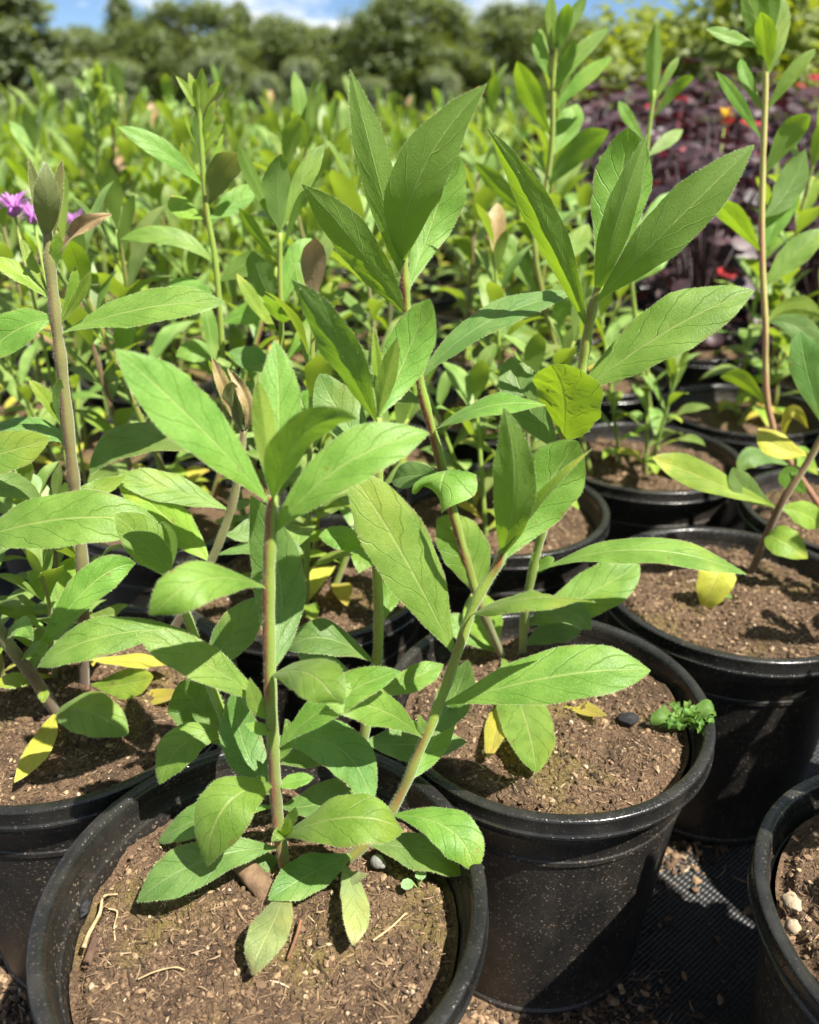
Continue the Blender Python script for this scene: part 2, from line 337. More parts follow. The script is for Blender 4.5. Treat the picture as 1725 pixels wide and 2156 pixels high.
def sliver(b, c, L_, w, a, tilt, bend, m=0):          # a bent fibre with a flat diamond section
    d = V((math.cos(a), math.sin(a), 0)); s = V((-d.y, d.x, 0)); vs = []
    for k, t in enumerate((-.5, -.15, .2, .5)):
        p = V(c) + d*L_*t + s*bend*L_*(t*t - .1) + V((0, 0, tilt*L_*t)); ww = w*(.55 if k in (0, 3) else 1)
        vs += [p + s*ww, p + V((0, 0, ww*.8)), p - s*ww, p - V((0, 0, ww*.8))]
    fs = [(i*4 + j, i*4 + (j + 1) % 4, i*4 + 4 + (j + 1) % 4, i*4 + 4 + j) for i in range(3) for j in range(4)] + [(0, 1, 2, 3), (15, 14, 13, 12)]
    b.add(vs, fs, None, m)
def soil_h(x, y, sd):
    p = V((x*1.0, y*1.0, sd))
    h = .0085*noise.noise(p*20) + .0042*noise.noise(p*62) + .0034*abs(noise.noise(p*130)) + .0013*noise.noise(p*380)
    r = math.hypot(x, y); a = math.atan2(y, x)
    gap = .0885 + .0030*noise.noise(V((math.cos(a)*1.4, math.sin(a)*1.4, sd)))
    if r > gap - .004: h -= .006*min(1, (r - gap + .004)/.004)*(1 if r < .0915 else .8)
    return h
def soil_meshes(sd, nr, ns, ncr, nfi):
    b = MB(); vs = [(0, 0, soil_h(0, 0, sd))]; fs = []; RS = .0935
    for i in range(1, nr + 1):
        r = RS*(i/nr)**.85
        for k in range(ns): a = 2*math.pi*k/ns; x, y = r*math.cos(a), r*math.sin(a); vs.append((x, y, soil_h(x, y, sd)))
    fs += [(0, 1 + k, 1 + (k + 1) % ns) for k in range(ns)]
    for i in range(nr - 1):
        for k in range(ns): a = 1 + i*ns + k; c = 1 + i*ns + (k + 1) % ns; fs.append((a, a + ns, c + ns, c))
    b.add(vs, fs); top = b.mesh('soil', MAT['soil'])
    if not ncr: return top, None
    b = MB(); rr = random.Random(sd*31 + 5)
    for i in range(ncr):
        r = .091*math.sqrt(rr.random()); a = rr.uniform(0, 6.28); x, y = r*math.cos(a), r*math.sin(a); s = .0004 + .0017*rr.random()**5
        ico(b, (x, y, soil_h(x, y, sd) + s*.25), s, (rr.uniform(.6, 1.4), 1, rr.uniform(.5, .9)), 0, i, rndrot(rr))
    for i in range(nfi):
        r = .089*math.sqrt(rr.random()); a = rr.uniform(0, 6.28); x, y = r*math.cos(a), r*math.sin(a); l = .0020 + .008*rr.random()**3
        sliver(b, (x, y, soil_h(x, y, sd) + .0007), l, .00012 + .0004*rr.random()**2, rr.uniform(0, 6.28), rr.uniform(-.25, .25), rr.uniform(-.5, .5))
    return top, b.mesh('crumbs', MAT['crumb'], False)
SOIL_NEAR = [soil_meshes(1, 78, 250, 5200, 3400), soil_meshes(2, 70, 220, 4200, 2600)]
SOIL_FAR = soil_meshes(3, 14, 44, 0, 0)
SOILZ = {}
def pot(x, y, label, near=None, drop=.024, rz=0, group=None, s=1):
    o = thing('nursery_pot', label, 'pot', (x, y, .0005), rz, group); o.scale = (s, s, 1)
    w, r = POT_NEAR if near is not None else POT_FAR
    obj('wall', w, o); obj('rim', r, o)
    t, c = SOIL_NEAR[near] if near is not None else SOIL_FAR
    so_ = obj('soil', t, o, (0, 0, POT_H - drop))
    if c: tag(obj('crumbs', c, so_), kind='stuff')
    return o

# ------------------------------------------------------------------ leaves and stems
HR = random.Random(99)
def hair_tri(b, p, d, side, L_, w, m): b.add([p - side*w, p + side*w, p + d*L_], [(0, 1, 2)], None, m)
def leaf_geo(b, P0, Pm, P2, hw, N0, fold=.22, wave=.05, teeth=0, e=(1.12, .78), twist=0, curl=0, seed=0, nl=22, nc=4, hair=0, pet=.07, bulge=.0):
    rr = random.Random(seed); e = (e[0]*1.22, .45 + .65*e[1]); C = Pm*2 - (P0 + P2)*.5; k0 = rr.uniform(1.5, 2.6); p0 = rr.uniform(0, 6.28)
    tm = e[0]/(e[0] + e[1]); norm = tm**e[0]*(1 - tm)**e[1]; vs = []; uv = []; fs = []; edge = [[], []]; cols = 2*nc + 1
    asym = rr.uniform(-.06, .06); dr = rr.uniform(.2, 2.0)
    for i in range(nl + 1):
        t = i/nl; t = t + .05*math.sin(2*math.pi*t)*-.6
        B = P0*(1 - t)**2 + C*2*t*(1 - t) + P2*t*t; T = ((C - P0)*(1 - t) + (P2 - C)*t).normalized()
        n = (N0 - T*N0.dot(T)).normalized(); B = B - n*(hw*dr*max(0, t - .5)**2)
        if twist: n = Matrix.Rotation(twist*(t - .4), 3, T) @ n
        Wv = T.cross(n).normalized(); w = hw*max(t**e[0]*max(1 - t, 0)**e[1]/norm, pet*(1 - t)**.3 if t < .5 else 0)
        if i == nl: w = hw*.012
        for j in range(-nc, nc + 1):
            u = j/nc; au = abs(u); ww = w*(1 + asym*(1 if u > 0 else -1))
            ex = 1.0
            if teeth and au > .9 and .3 < t < .97:
                q = (t*11 + (.4 if u > 0 else 0)) % 1; ex = 1 + teeth*(q - .5)
            if au > .99: ex *= 1 + .03*math.sin(t*23 + p0*3 + u)
            lift = fold*au*ww - curl*u*u*ww + wave*hw*math.sin(6.283*k0*t + p0 + (1.7 if u > 0 else 0))*u*u*min(1, w/hw*1.3)
            lift += bulge*hw*math.sin(math.pi*min(1, au))*math.sin(6.283*(5.5*t - au*1.5 + (.45 if u > 0 else 0)))*min(1, w/hw)
            p = B + Wv*(u*ww*ex) + n*lift; vs.append(p); uv.append((u*.5 + .5, t))
            if au == 1: edge[0 if j < 0 else 1].append((p, Wv*u, T, n))
    for i in range(nl):
        for j in range(cols - 1): a = i*cols + j; fs.append((a, a + 1, a + cols + 1, a + cols))
    b.add(vs, fs, uv, 0)
    if hair:
        for side in edge:
            for i in range(len(side) - 1):
                p, w_, T, n = side[i]; q, w2, T2, n2 = side[i + 1]; d = (q - p).length; k = max(1, int(d/hair))
                for h in range(k):
                    x = p.lerp(q, HR.random()); dr = (w_ + T*HR.uniform(-.1, .8) + n*HR.uniform(-.7, .7)).normalized()
                    hair_tri(b, x - dr*.0002, dr, T, HR.uniform(.0005, .0013), .000055, 1)
        for k in range(int(nl*7)):                                   # down on the blade itself
            i = HR.randrange(2, nl); j = HR.randrange(0, cols); p = vs[i*cols + j]
            s_, _, T, n = edge[0][i] if j < nc else edge[1][i]; sg = HR.choice((-1, 1))
            hair_tri(b, p, (n*sg + T*HR.uniform(-.4, .9) + _*HR.uniform(-.5, .5)).normalized(), T, HR.uniform(.0005, .0012), .00006, 1)
def catmull(P, n):
    Q = [P[0]*2 - P[1]] + P + [P[-1]*2 - P[-2]]; o = []
    for i in range(1, len(Q) - 2):
        a, b_, c, d = Q[i - 1:i + 3]
        for k in range(n):
            t = k/n; o.append(.5*((2*b_) + (c - a)*t + (2*a - 5*b_ + 4*c - d)*t*t + (3*b_ - a - 3*c + d)*t**3))
    return o + [P[-1]]
def tube(b, pts, r0, r1, seg=10, m=0, hair=0, nodes=()):
    vs = []; uv = []; fs = []; n = len(pts); ref = V((.3, 1, .1))
    for i, p in enumerate(pts):
        t = i/(n - 1); T = (pts[min(i + 1, n - 1)] - pts[max(i - 1, 0)]).normalized(); a = T.cross(ref).normalized(); c = T.cross(a)
        r = r0 + (r1 - r0)*t
        for q in nodes: r *= 1 + .28*math.exp(-((t - q)*n*.5)**2)
        for k in range(seg):
            g = 2*math.pi*k/seg; d = a*math.cos(g) + c*math.sin(g); vs.append(p + d*r); uv.append((k/seg, t))
            if hair and i < n - 1:
                for _ in range(hair):
                    dd = (d + a*HR.uniform(-.6, .6) + c*HR.uniform(-.6, .6) + T*HR.uniform(-.3, .6)).normalized(); x = p.lerp(pts[i + 1], HR.random()) + dd*r*.9
                    hair_tri(b, x, dd, T, HR.uniform(.0007, .0018), .00006, 1)
    for i in range(n - 1):
        for k in range(seg): k2 = (k + 1) % seg; fs.append((i*seg + k, i*seg + k2, i*seg + seg + k2, i*seg + seg + k))
    fs.append(tuple((n - 1)*seg + k for k in range(seg)))
    b.add(vs, fs, uv, m)

class Plant:
    """one plant: an Empty at its foot, stems and leaves as parts"""
    def __init__(s, label, soil_z, foot, hair=.00032, name='leafy_plant', group=None):
        s.o = thing(name, label, 'plant', foot, 0, group); s.foot = V(foot); s.z = soil_z; s.hair = hair; s.k = 0
    def stem(s, pts, r0=.0030, r1=.0019, mat='stem', grow=True, seg=10, n=7):
        P = [V(p) for p in pts]
        if grow: P = [V((P[0].x, P[0].y, s.z - .006))] + P if P[0].z > s.z - .001 else P
        s.path = catmull(P, n); r0 *= .9; r1 *= .9; b = MB(); tube(b, [p - s.foot for p in s.path], r0, r1, seg, 0, 8 if s.hair else 0, [k_/9 for k_ in range(1, 9)] if s.hair else ())
        b.build('stem', [MAT[mat], MAT['hair']], s.o); s.rad = (r0 + r1)/2
    def pxstem(s, pts, base=None, **kw):
        """pts: (px, py, Y); base: (px, py) on the soil"""
        P = [at(*p) for p in pts]
        if base: P = [onz(base[0], base[1], s.z - .004)] + P
        s.stem(P, grow=False, **kw)
    def foot_at(s, py):
        best = min(s.path, key=lambda p: abs(s.py(p) - py)); return best.copy()
    @staticmethod
    def py(p):
        d = depth(p); return H0/2 - FPX*((p.z - CAM_Z)*CP + p.y*SP)/d
    def leaf(s, by, m, t, hw, phi=15, side='a', dY=0.0, bul=0.0, mat='leaf_green', z=None, twist=0, teeth=0, fold=.2, wave=.06, curl=.06, e=(1.12, .78), pet=.07, base=None):
        P0 = s.foot_at(by) if base is None else at(*base); Y0 = P0.y
        P2 = onz(t[0], t[1], s.z + z) if z is not None else at(t[0], t[1], Y0 + dY)
        Pm = at(m[0], m[1], (Y0 + P2.y)/2 + bul)
        T = (P2 - P0).normalized(); view = (Pm - V((0, 0, CAM_Z))).normalized()
        A = T.cross(view).normalized(); A = A if A.z > 0 else -A
        nc = -(view - T*view.dot(T)).normalized(); f = R(phi); nv = nc*math.cos(f) + A*math.sin(f)
        h = .90*hw*depth(Pm)/FPX/max(.42, abs(math.cos(f)))
        Na = nv if side == 'a' else -nv
        s.k += 1; b = MB(); fold += .10; curl += .14; wave *= 1.3
        leaf_geo(b, P0 - s.foot, Pm - s.foot, P2 - s.foot, h, Na, fold, wave, teeth, e, twist, curl, s.k*13 + int(t[0]), 26 if s.hair else 14, 4 if s.hair else 3, s.hair, pet, .045 if s.hair else 0)
        return b.build('leaf', [MAT[mat], MAT['hair']], s.o)

# ------------------------------------------------------------------ near pots
POTS = {'front': (-.071, .289), 'second': (.089, .436), 'third': (.262, .580), 'corner': (.276, .268), 'left': (-.222, .444),
        'behind': (.262, .866), 'mid': (-.086, .606), 'centre': (.086, .733), 'right': (.432, .722), 'shade': (.436, .420)}
pot(*POTS['front'], 'black plastic pot with wide open brown soil and four hairy stems', 0, .024, .4, s=1.022)
pot(*POTS['second'], 'dust speckled black pot with curled green weed at its rim', 1, .012, 2.1, s=.985)
pot(*POTS['third'], 'black pot of mossy bare soil with one bright yellow seedling leaf', 0, .014, 4.0, s=.99)
pot(*POTS['corner'], 'black pot with a pale pebble on coarse soil beside dark fabric', 1, .010, 5.2)
pot(*POTS['left'], 'black pot whose plant has brown leaning stems and yellow lower leaves', 1, .012, .9)
pot(*POTS['mid'], 'black pot in deep shade right behind the pot with four hairy stems', 1, .018, 3.3)
pot(*POTS['centre'], 'black pot directly behind the dust speckled pot', 0, .020, 1.2)
pot(*POTS['behind'], 'black pot with sunlit rim behind the mossy bare soil pot', 0, .016, 2.9)
pot(*POTS['right'], 'black pot holding the tall pink stemmed plant', 1, .014, 2.2)
pot(*POTS['shade'], 'black pot standing past the pot with the pale pebble', None, .014, 2.2)

# ------------------------------------------------------------------ plant in the front pot
z1 = .178
p = Plant('bright green hairy plant with four stems in the open front pot', z1, onz(610, 1855, z1))
p.pxstem([(585, 1720, .317), (575, 1560, .315), (568, 1400, .315), (566, 1240, .315), (570, 1120, .315), (575, 1045, .316)], (606, 1868), r0=.0030, r1=.0024)
p.leaf(1065, (415, 893), (243, 735), 66, 20, dY=-.012, fold=.15, wave=.05)
p.leaf(1045, (588, 880), (578, 714), 50, 5, dY=.028, fold=.22, e=(.95, .75))
p.leaf(1040, (560, 915), (543, 798), 27, 0, dY=.006, side='u', fold=.5, mat='leaf_lime', e=(.9, .7))
p.leaf(1055, (628, 925), (742, 860), 46, -48, 'u', dY=-.022, bul=-.012, fold=.25, mat='leaf_deep', e=(.95, .72))
p.leaf(1130, (715, 985), (906, 908), 60, 28, dY=.012, fold=.3, bul=-.006)
p.leaf(1248, (425, 1222), (312, 1312), 52, 25, dY=-.045, bul=-.012, fold=.1, curl=.15)
p.leaf(1430, (592, 1235), (532, 1052), 60, 0, dY=.028, bul=.022, fold=.12, mat='leaf_deep', e=(.9, .7))
p.leaf(1495, (430, 1395), (289, 1332), 45, 18, dY=-.004, fold=.18)
p.leaf(1428, (652, 1418), (708, 1492), 52, 20, dY=-.050, bul=-.008, curl=.2, fold=.05, e=(.9, .6))
p.leaf(1592, (700, 1478), (839, 1408), 40, 30, dY=.004, fold=.3)
p.leaf(1520, (540, 1480), (528, 1430), 20, 10, dY=-.006, e=(.8, .7))
p.leaf(1530, (548, 1535), (520, 1525), 14, 20, dY=-.010, e=(.8, .7))
p.leaf(1660, (478, 1695), (432, 1828), 68, 22, dY=-.032, bul=-.010, curl=.14, fold=.08, e=(1.0, .85))
p.leaf(1778, (430, 1812), (282, 1897), 52, 30, z=.016, bul=-.002, fold=.12, wave=.09, mat='leaf_deep')
p.leaf(1765, (722, 1722), (858, 1742), 58, 30, dY=-.018, bul=-.010, fold=.1, curl=.12, e=(1.0, .62))
p.leaf(1868, (572, 1952), (517, 2050), 44, 15, z=.017, bul=-.010, fold=.12, mat='leaf_dull', e=(.95, .7))
p.leaf(1700, (430, 1722), (330, 1772), 36, 30, dY=.018, fold=.1)
p.leaf(1750, (615, 1722), (622, 1700), 13, 10, dY=-.004, e=(.7, .6)); p.leaf(1765, (590, 1755), (572, 1772), 15, 10, dY=-.010, e=(.7, .6)); p.leaf(1760, (605, 1745), (608, 1722), 13, 0, dY=-.012, e=(.7, .6))
p.leaf(1660, (620, 1645), (658, 1634), 17, 30, dY=.002, e=(.8, .6)); p.leaf(1665, (552, 1650), (538, 1640), 13, 20, dY=-.006, e=(.7, .6))
p.leaf(1665, (518, 1580), (498, 1455), 48, 8, dY=.026, bul=.008, fold=.12, mat='leaf_deep')
p.leaf(1565, (712, 1575), (792, 1690), 56, 15, dY=.004, bul=.016, fold=.1, mat='leaf_deep', e=(.9, .6))
p.leaf(1615, (655, 1592), (742, 1560), 30, 25, dY=.04, mat='leaf_deep')
p.leaf(1705, (680, 1690), (775, 1640), 44, 30, dY=.04, mat='leaf_deep')
p.leaf(1600, (608, 1555), (600, 1515), 16, 5, dY=.004, e=(.7, .6))
p.leaf(1860, (560, 1830), (520, 1790), 30, 20, z=.014, mat='leaf_deep')
# second stem, leaning to the right
p.pxstem([(770, 1776, .327), (835, 1690, .334), (880, 1590, .338), (930, 1470, .343), (965, 1370, .346), (1000, 1270, .348), (1048, 1190, .350), (1058, 1160, .351)], (690, 1846), r0=.0027, r1=.0022)
p.leaf(1390, (858, 1185), (742, 988), 74, 12, dY=.018, bul=.002, fold=.12, e=(1.0, .6), wave=.04)
p.leaf(1480, (1165, 1425), (1372, 1410), 64, 25, dY=-.008, bul=-.006, fold=.14, e=(1.05, .72))
p.leaf(1300, (1095, 1262), (1258, 1256), 27, 60, dY=-.022, bul=-.018, fold=.1, curl=.25, twist=-.5)
p.leaf(1172, (1082, 1030), (1064, 858), 50, -12, 'u', dY=-.012, bul=-.012, fold=.3, mat='leaf_green', e=(.8, .72))
p.leaf(1195, (1135, 1050), (1215, 930), 72, 10, dY=.024, bul=.012, fold=.15, e=(1.05, .45))
p.leaf(1178, (1128, 1062), (1246, 944), 13, 20, dY=-.014, bul=-.004, fold=.8, mat='leaf_lime', e=(.7, .9))
p.leaf(1562, (950, 1480), (985, 1392), 42, 5, dY=.026, bul=.008, mat='leaf_deep', e=(.9, .6))
p.leaf(1650, (908, 1572), (958, 1470), 34, 5, dY=.020, bul=.008)
p.leaf(1548, (795, 1492), (690, 1482), 44, 26, dY=-.030, bul=-.004, fold=.25)
p.leaf(1545, (872, 1528), (862, 1520), 10, 10, dY=-.006, e=(.6, .6)); p.leaf(1540, (890, 1530), (885, 1508), 12, 10, dY=-.005, e=(.6, .6))
p.leaf(1795, (660, 1838), (566, 1890), 44, 25, z=.013, fold=.2, mat='leaf_deep')
p.leaf(1715, (945, 1745), (1001, 1842), 50, 18, dY=-.034, bul=.0, fold=.12, curl=.1)
p.leaf(1780, (890, 1790), (1022, 1816), 44, 38, dY=-.010, fold=.12, mat='leaf_deep')
p.leaf(1815, (748, 1905), (744, 1988), 32, 20, z=.017, bul=-.008, mat='leaf_dull', e=(.85, .8)); p.leaf(1815, (735, 1850), (775, 1840), 20, 25, z=.016, bul=-.006, mat='leaf_dull')
# third stem, at the back of the pot
p.pxstem([(765, 1560, .366), (793, 1400, .369), (797, 1290, .371), (794, 1175, .372), (797, 1000, .372), (797, 880, .373)], (745, 1655), r0=.0028, r1=.0022, mat='stem_green')
p.leaf(893, (722, 752), (632, 588), 44, -38, 'u', dY=-.014, bul=-.014, fold=.3, mat='leaf_deep')
p.leaf(885, (852, 760), (900, 637), 54, 8, dY=.018, bul=.012, fold=.12, e=(.95, .5))
p.leaf(885, (810, 810), (838, 708), 22, 0, 'u', dY=-.006, fold=.5, mat='leaf_lime'); p.leaf(885, (795, 790), (787, 688), 12, 10, dY=.004, fold=.5, mat='leaf_lime')
p.leaf(1180, (735, 1138), (674, 1122), 28, 35, dY=-.004, curl=.2); p.leaf(1170, (770, 1168), (762, 1200), 26, 30, dY=-.026, curl=.2)
p.leaf(1320, (828, 1240), (858, 1148), 28, 5, dY=.018, bul=.01)
p.leaf(1405, (690, 1345), (596, 1362), 40, 35, dY=-.006, bul=-.004, fold=.2, mat='leaf_deep')
p.leaf(1470, (690, 1405), (628, 1358), 32, 15, dY=.018, mat='leaf_deep'); p.leaf(1480, (865, 1432), (932, 1394), 30, 25, dY=.014)
p.leaf(980, (722, 880), (676, 790), 50, 10, dY=.03, bul=.01, mat='leaf_deep', e=(.9, .5))
p.leaf(1555, (850, 1568), (985, 1560), 40, 30, dY=.012, mat='leaf_deep')
# fourth stem, at the left
p.pxstem([(480, 1530, .348), (443, 1440, .350), (406, 1330, .352), (382, 1270, .353), (352, 1215, .354)], (530, 1648), r0=.0024, r1=.0018, mat='stem_green')
p.leaf(1585, (418, 1490), (380, 1440), 62, 5, dY=.004, bul=.006, mat='leaf_deep', e=(.85, .4))
p.leaf(1548, (392, 1562), (333, 1655), 44, 15, dY=-.022, curl=.15, fold=.1)
p.leaf(1325, (228, 1338), (74, 1402), 45, 28, dY=-.020, bul=-.008, fold=.14)
p.leaf(1415, (488, 1340), (546, 1260), 46, 5, dY=.016, mat='leaf_deep', e=(.9, .5))
p.leaf(1218, (312, 1150), (252, 1085), 48, 15, dY=.0, bul=.004, fold=.2, e=(.85, .5))
p.leaf(1215, (320, 1160), (267, 1122), 36, -30, 'u', dY=-.012, bul=-.008, mat='leaf_deep', e=(.8, .6)); p.leaf(1216, (360, 1150), (340, 1095), 14, 10, 'u', dY=-.006, fold=.6)

# ------------------------------------------------------------------ plant in the second pot
z2 = .190
p = Plant('tall downy plant with two stems in the dust speckled pot', z2, onz(1080, 1385, z2))
p.pxstem([(1020, 1295, .470), (985, 1190, .470), (960, 1100, .468), (925, 960, .465), (895, 850, .462), (878, 770, .461), (860, 680, .461), (853, 600, .461), (850, 540, .461)], (1062, 1392), r0=.0032, r1=.0024)
p.leaf(560, (878, 385), (1014, 181), 64, -6, 'u', dY=-.020, bul=-.016, fold=.2, teeth=.05, e=(.85, .85))
p.leaf(600, (793, 365), (739, 153), 40, 0, 'u', dY=-.004, bul=-.008, fold=.35, teeth=.06, mat='leaf_green', e=(.9, .9))
p.leaf(625, (915, 455), (948, 332), 56, 5, dY=.024, bul=.016, fold=.12, teeth=.04, e=(1.1, .42))
p.leaf(662, (755, 525), (645, 385), 46, -25, 'u', dY=-.014, bul=-.008, fold=.3, teeth=.03, e=(.95, .85))
p.leaf(800, (1010, 688), (1218, 606), 32, 42, dY=.02, bul=.0, fold=.25, mat='leaf_deep')
p.leaf(908, (1020, 858), (1152, 850), 24, 55, dY=-.020, bul=-.012, fold=.15)
p.leaf(1000, (935, 1000), (908, 1074), 70, 30, dY=-.045, bul=-.012, curl=.35, fold=.05, wave=.14, e=(.9, .6))
p.leaf(1268, (985, 1165), (922, 1092), 56, 12, dY=.006, fold=.12, e=(.95, .55))
p.leaf(845, (800, 800), (745, 730), 45, 5, dY=.03, mat='leaf_deep'); p.leaf(1010, (870, 1000), (820, 1010), 30, 20, dY=.03, mat='leaf_deep')
p.leaf(1370, (1020, 1310), (1000, 1245), 44, 5, dY=.02, mat='leaf_lime', e=(.9, .5)); p.leaf(1375, (985, 1330), (930, 1300), 30, 20, dY=.01)
p.leaf(1388, (1052, 1505), (1028, 1592), 27, 15, z=.015, bul=-.008, mat='leaf_yellow', e=(.85, .6)); p.leaf(1385, (1105, 1508), (1130, 1612), 58, 18, z=.014, bul=-.010, fold=.2, mat='leaf_green', e=(.95, .7))
p.pxstem([(1106, 1290, .478), (1128, 1175, .474), (1152, 1080, .471), (1186, 930, .468), (1215, 820, .467), (1230, 750, .467), (1245, 660, .467), (1262, 600, .467)], (1100, 1388), r0=.0030, r1=.0026, mat='stem_green')
p.leaf(700, (1148, 480), (1030, 266), 37, -28, 'u', dY=-.006, bul=-.010, fold=.4, teeth=.04, e=(.95, .95))
p.leaf(600, (1300, 425), (1322, 275), 66, 4, dY=.022, bul=.014, fold=.12, teeth=.05, e=(1.0, .5))
p.leaf(625, (1303, 455), (1363, 283), 36, 4, 'u', dY=-.010, bul=-.008, fold=.4, e=(.8, 1.0))
p.leaf(640, (1400, 490), (1583, 308), 58, -6, 'u', dY=-.022, bul=-.014, fold=.2, teeth=.05, e=(1.1, .75))
p.leaf(832, (1392, 705), (1590, 600), 66, 22, dY=-.004, fold=.16, teeth=.03, e=(1.0, .72))
p.leaf(940, (1188, 850), (1176, 764), 78, -40, 'u', dY=-.010, bul=-.006, mat='leaf_lime', teeth=.06, e=(.80, .15), curl=.0, wave=.03)
p.leaf(945, (1110, 850), (1078, 748), 50, 8, dY=.024, mat='leaf_deep', e=(.95, .5))
p.leaf(1210, (1335, 1158), (1575, 1206), 30, 52, dY=-.026, bul=-.008, fold=.12, twist=.3)
p.leaf(1318, (1238, 1252), (1346, 1186), 54, 15, dY=.014, bul=.0, e=(1.0, .5))
p.leaf(1320, (1185, 1285), (1252, 1325), 30, 40, dY=-.012, mat='leaf_deep'); p.leaf(1360, (1170, 1325), (1230, 1310), 36, 20, dY=.012, mat='leaf_deep')
p.leaf(1200, (1128, 1182), (1122, 1165), 12, 10, dY=-.004, e=(.6, .5)); p.leaf(1200, (1150, 1185), (1165, 1178), 13, 15, dY=-.004, e=(.6, .5))
p.leaf(1385, (1190, 1470), (1277, 1502), 20, 35, z=.013, bul=-.004, mat='leaf_yellow')

# ------------------------------------------------------------------ plant in the left pot
z3 = .190
p = Plant('brown stemmed plant with a withered tip and purple flowers behind it', z3, onz(190, 1455, z3))
p.o['label'] = 'brown stemmed plant with withered tips and yellow lower leaves in left pot'
p.pxstem([(176, 1300, .455), (172, 1160, .452), (160, 1050, .450), (150, 960, .448), (132, 790, .446), (120, 690, .445), (106, 560, .445), (100, 480, .445)], (178, 1450), r0=.0036, r1=.0027, mat='stem_brown')
p.leaf(700, (290, 652), (472, 630), 36, 48, dY=.01, fold=.2, twist=.4); p.leaf(672, (40, 692), (-60, 765), 42, 25, dY=-.01)
p.leaf(945, (70, 905), (-70, 905), 26, 45, dY=.01, mat='leaf_deep')
p.leaf(505, (99, 420), (97, 340), 29, -10, 'u', dY=-.010, bul=-.008, fold=.45, mat='leaf_olive', e=(.7, .9))
p.leaf(520, (80, 415), (60, 330), 15, 5, dY=.004, fold=.5, mat='leaf_olive', e=(.7, .9)); p.leaf(520, (117, 415), (131, 336), 15, 0, dY=.006, fold=.5, mat='leaf_olive', e=(.7, .9))
p.leaf(560, (165, 485), (235, 452), 15, 30, dY=-.006, mat='leaf_dry', wave=.4, fold=.7); p.leaf(570, (118, 530), (124, 490), 14, 0, dY=-.004, mat='leaf_lime')
p.leaf(625, (45, 580), (-25, 535), 20, 40, dY=.0, mat='leaf_lime'); p.leaf(640, (70, 560), (45, 500), 11, 10, dY=.004, mat='leaf_lime')
p.leaf(690, (150, 620), (158, 560), 12, 0, dY=.0, mat='leaf_lime'); p.leaf(690, (165, 625), (190, 572), 12, 10, dY=-.004, mat='leaf_lime'); p.leaf(920, (105, 850), (62, 800), 16, 10, dY=-.004, mat='leaf_lime'); p.leaf(920, (125, 850), (128, 795), 14, 0, 'u', dY=-.006, mat='leaf_deep')
p.leaf(1020, (200, 1030), (265, 1000), 20, 20, dY=.01); p.leaf(1330, (110, 1250), (60, 1200), 26, 15, dY=.006)
p.leaf(1380, (275, 1392), (362, 1392), 16, 50, dY=.0, mat='leaf_yellow'); p.leaf(1440, (262, 1440), (312, 1425), 34, 10, z=.02, mat='leaf_lime', e=(.8, .45)); p.leaf(1445, (300, 1470), (374, 1452), 20, 25, z=.018, mat='leaf_yellow')
p.pxstem([(70, 1425, .420), (0, 1330, .408), (-70, 1190, .400), (-100, 1050, .396), (-110, 930, .395)], (125, 1510), r0=.0036, r1=.0026, mat='stem_brown')
p.leaf(1145, (110, 1095), (335, 1092), 64, 25, dY=-.012, bul=-.010, fold=.14, e=(.95, .6)); p.leaf(985, (0, 955), (104, 922), 46, 20, dY=.0, e=(.8, .55)); p.leaf(1060, (10, 1020), (92, 1058), 32, 35, dY=.03, mat='leaf_deep')
p.leaf(1495, (188, 1500), (268, 1545), 50, 15, z=.014, bul=-.004, e=(.75, .6)); p.leaf(1500, (85, 1575), (31, 1643), 26, 15, z=.014, bul=-.006, mat='leaf_yellow', e=(.8, .7))
p.leaf(1340, (45, 1318), (62, 1352), 24, 20, dY=-.02, e=(.6, .6)); p.leaf(1390, (78, 1370), (85, 1402), 24, 20, dY=-.01, e=(.6, .6)); p.leaf(1440, (40, 1432), (-20, 1440), 18, 25, dY=-.01, mat='leaf_lime'); p.leaf(1450, (92, 1460), (90, 1480), 12, 10, dY=-.01, mat='leaf_lime')
p.leaf(1410, (182, 1240), (288, 1188), 40, 12, dY=.03, mat='leaf_green', twist=.5)
p.pxstem([(340, 1370, .490), (400, 1262, .484), (450, 1170, .478), (490, 1060, .474), (505, 970, .472), (514, 905, .472)], (286, 1440), r0=.0030, r1=.0022, mat='stem_brown')
p.leaf(1082, (362, 1030), (238, 1004), 36, 25, dY=-.01, fold=.15); p.leaf(1190, (352, 1090), (246, 1006), 46, 0, dY=.006, bul=.01, mat='leaf_lime', e=(.9, .7))
p.leaf(910, (480, 835), (447, 752), 16, 0, dY=.0, mat='leaf_dry', fold=.7, wave=.2); p.leaf(910, (522, 850), (478, 775), 15, 0, dY=.004, bul=-.006, mat='leaf_dry', fold=.7, wave=.25); p.leaf(910, (492, 850), (488, 800), 22, 0, 'u', dY=-.004, mat='leaf_olive', fold=.4)
p.leaf(965, (300, 925), (183, 996), 38, 30, dY=.0, bul=.012, mat='leaf_deep'); p.leaf(1130, (520, 1120), (560, 1080), 26, 10, dY=.02, mat='leaf_deep'); p.leaf(1170, (560, 1150), (640, 1165), 24, 40, dY=.0, mat='leaf_deep')

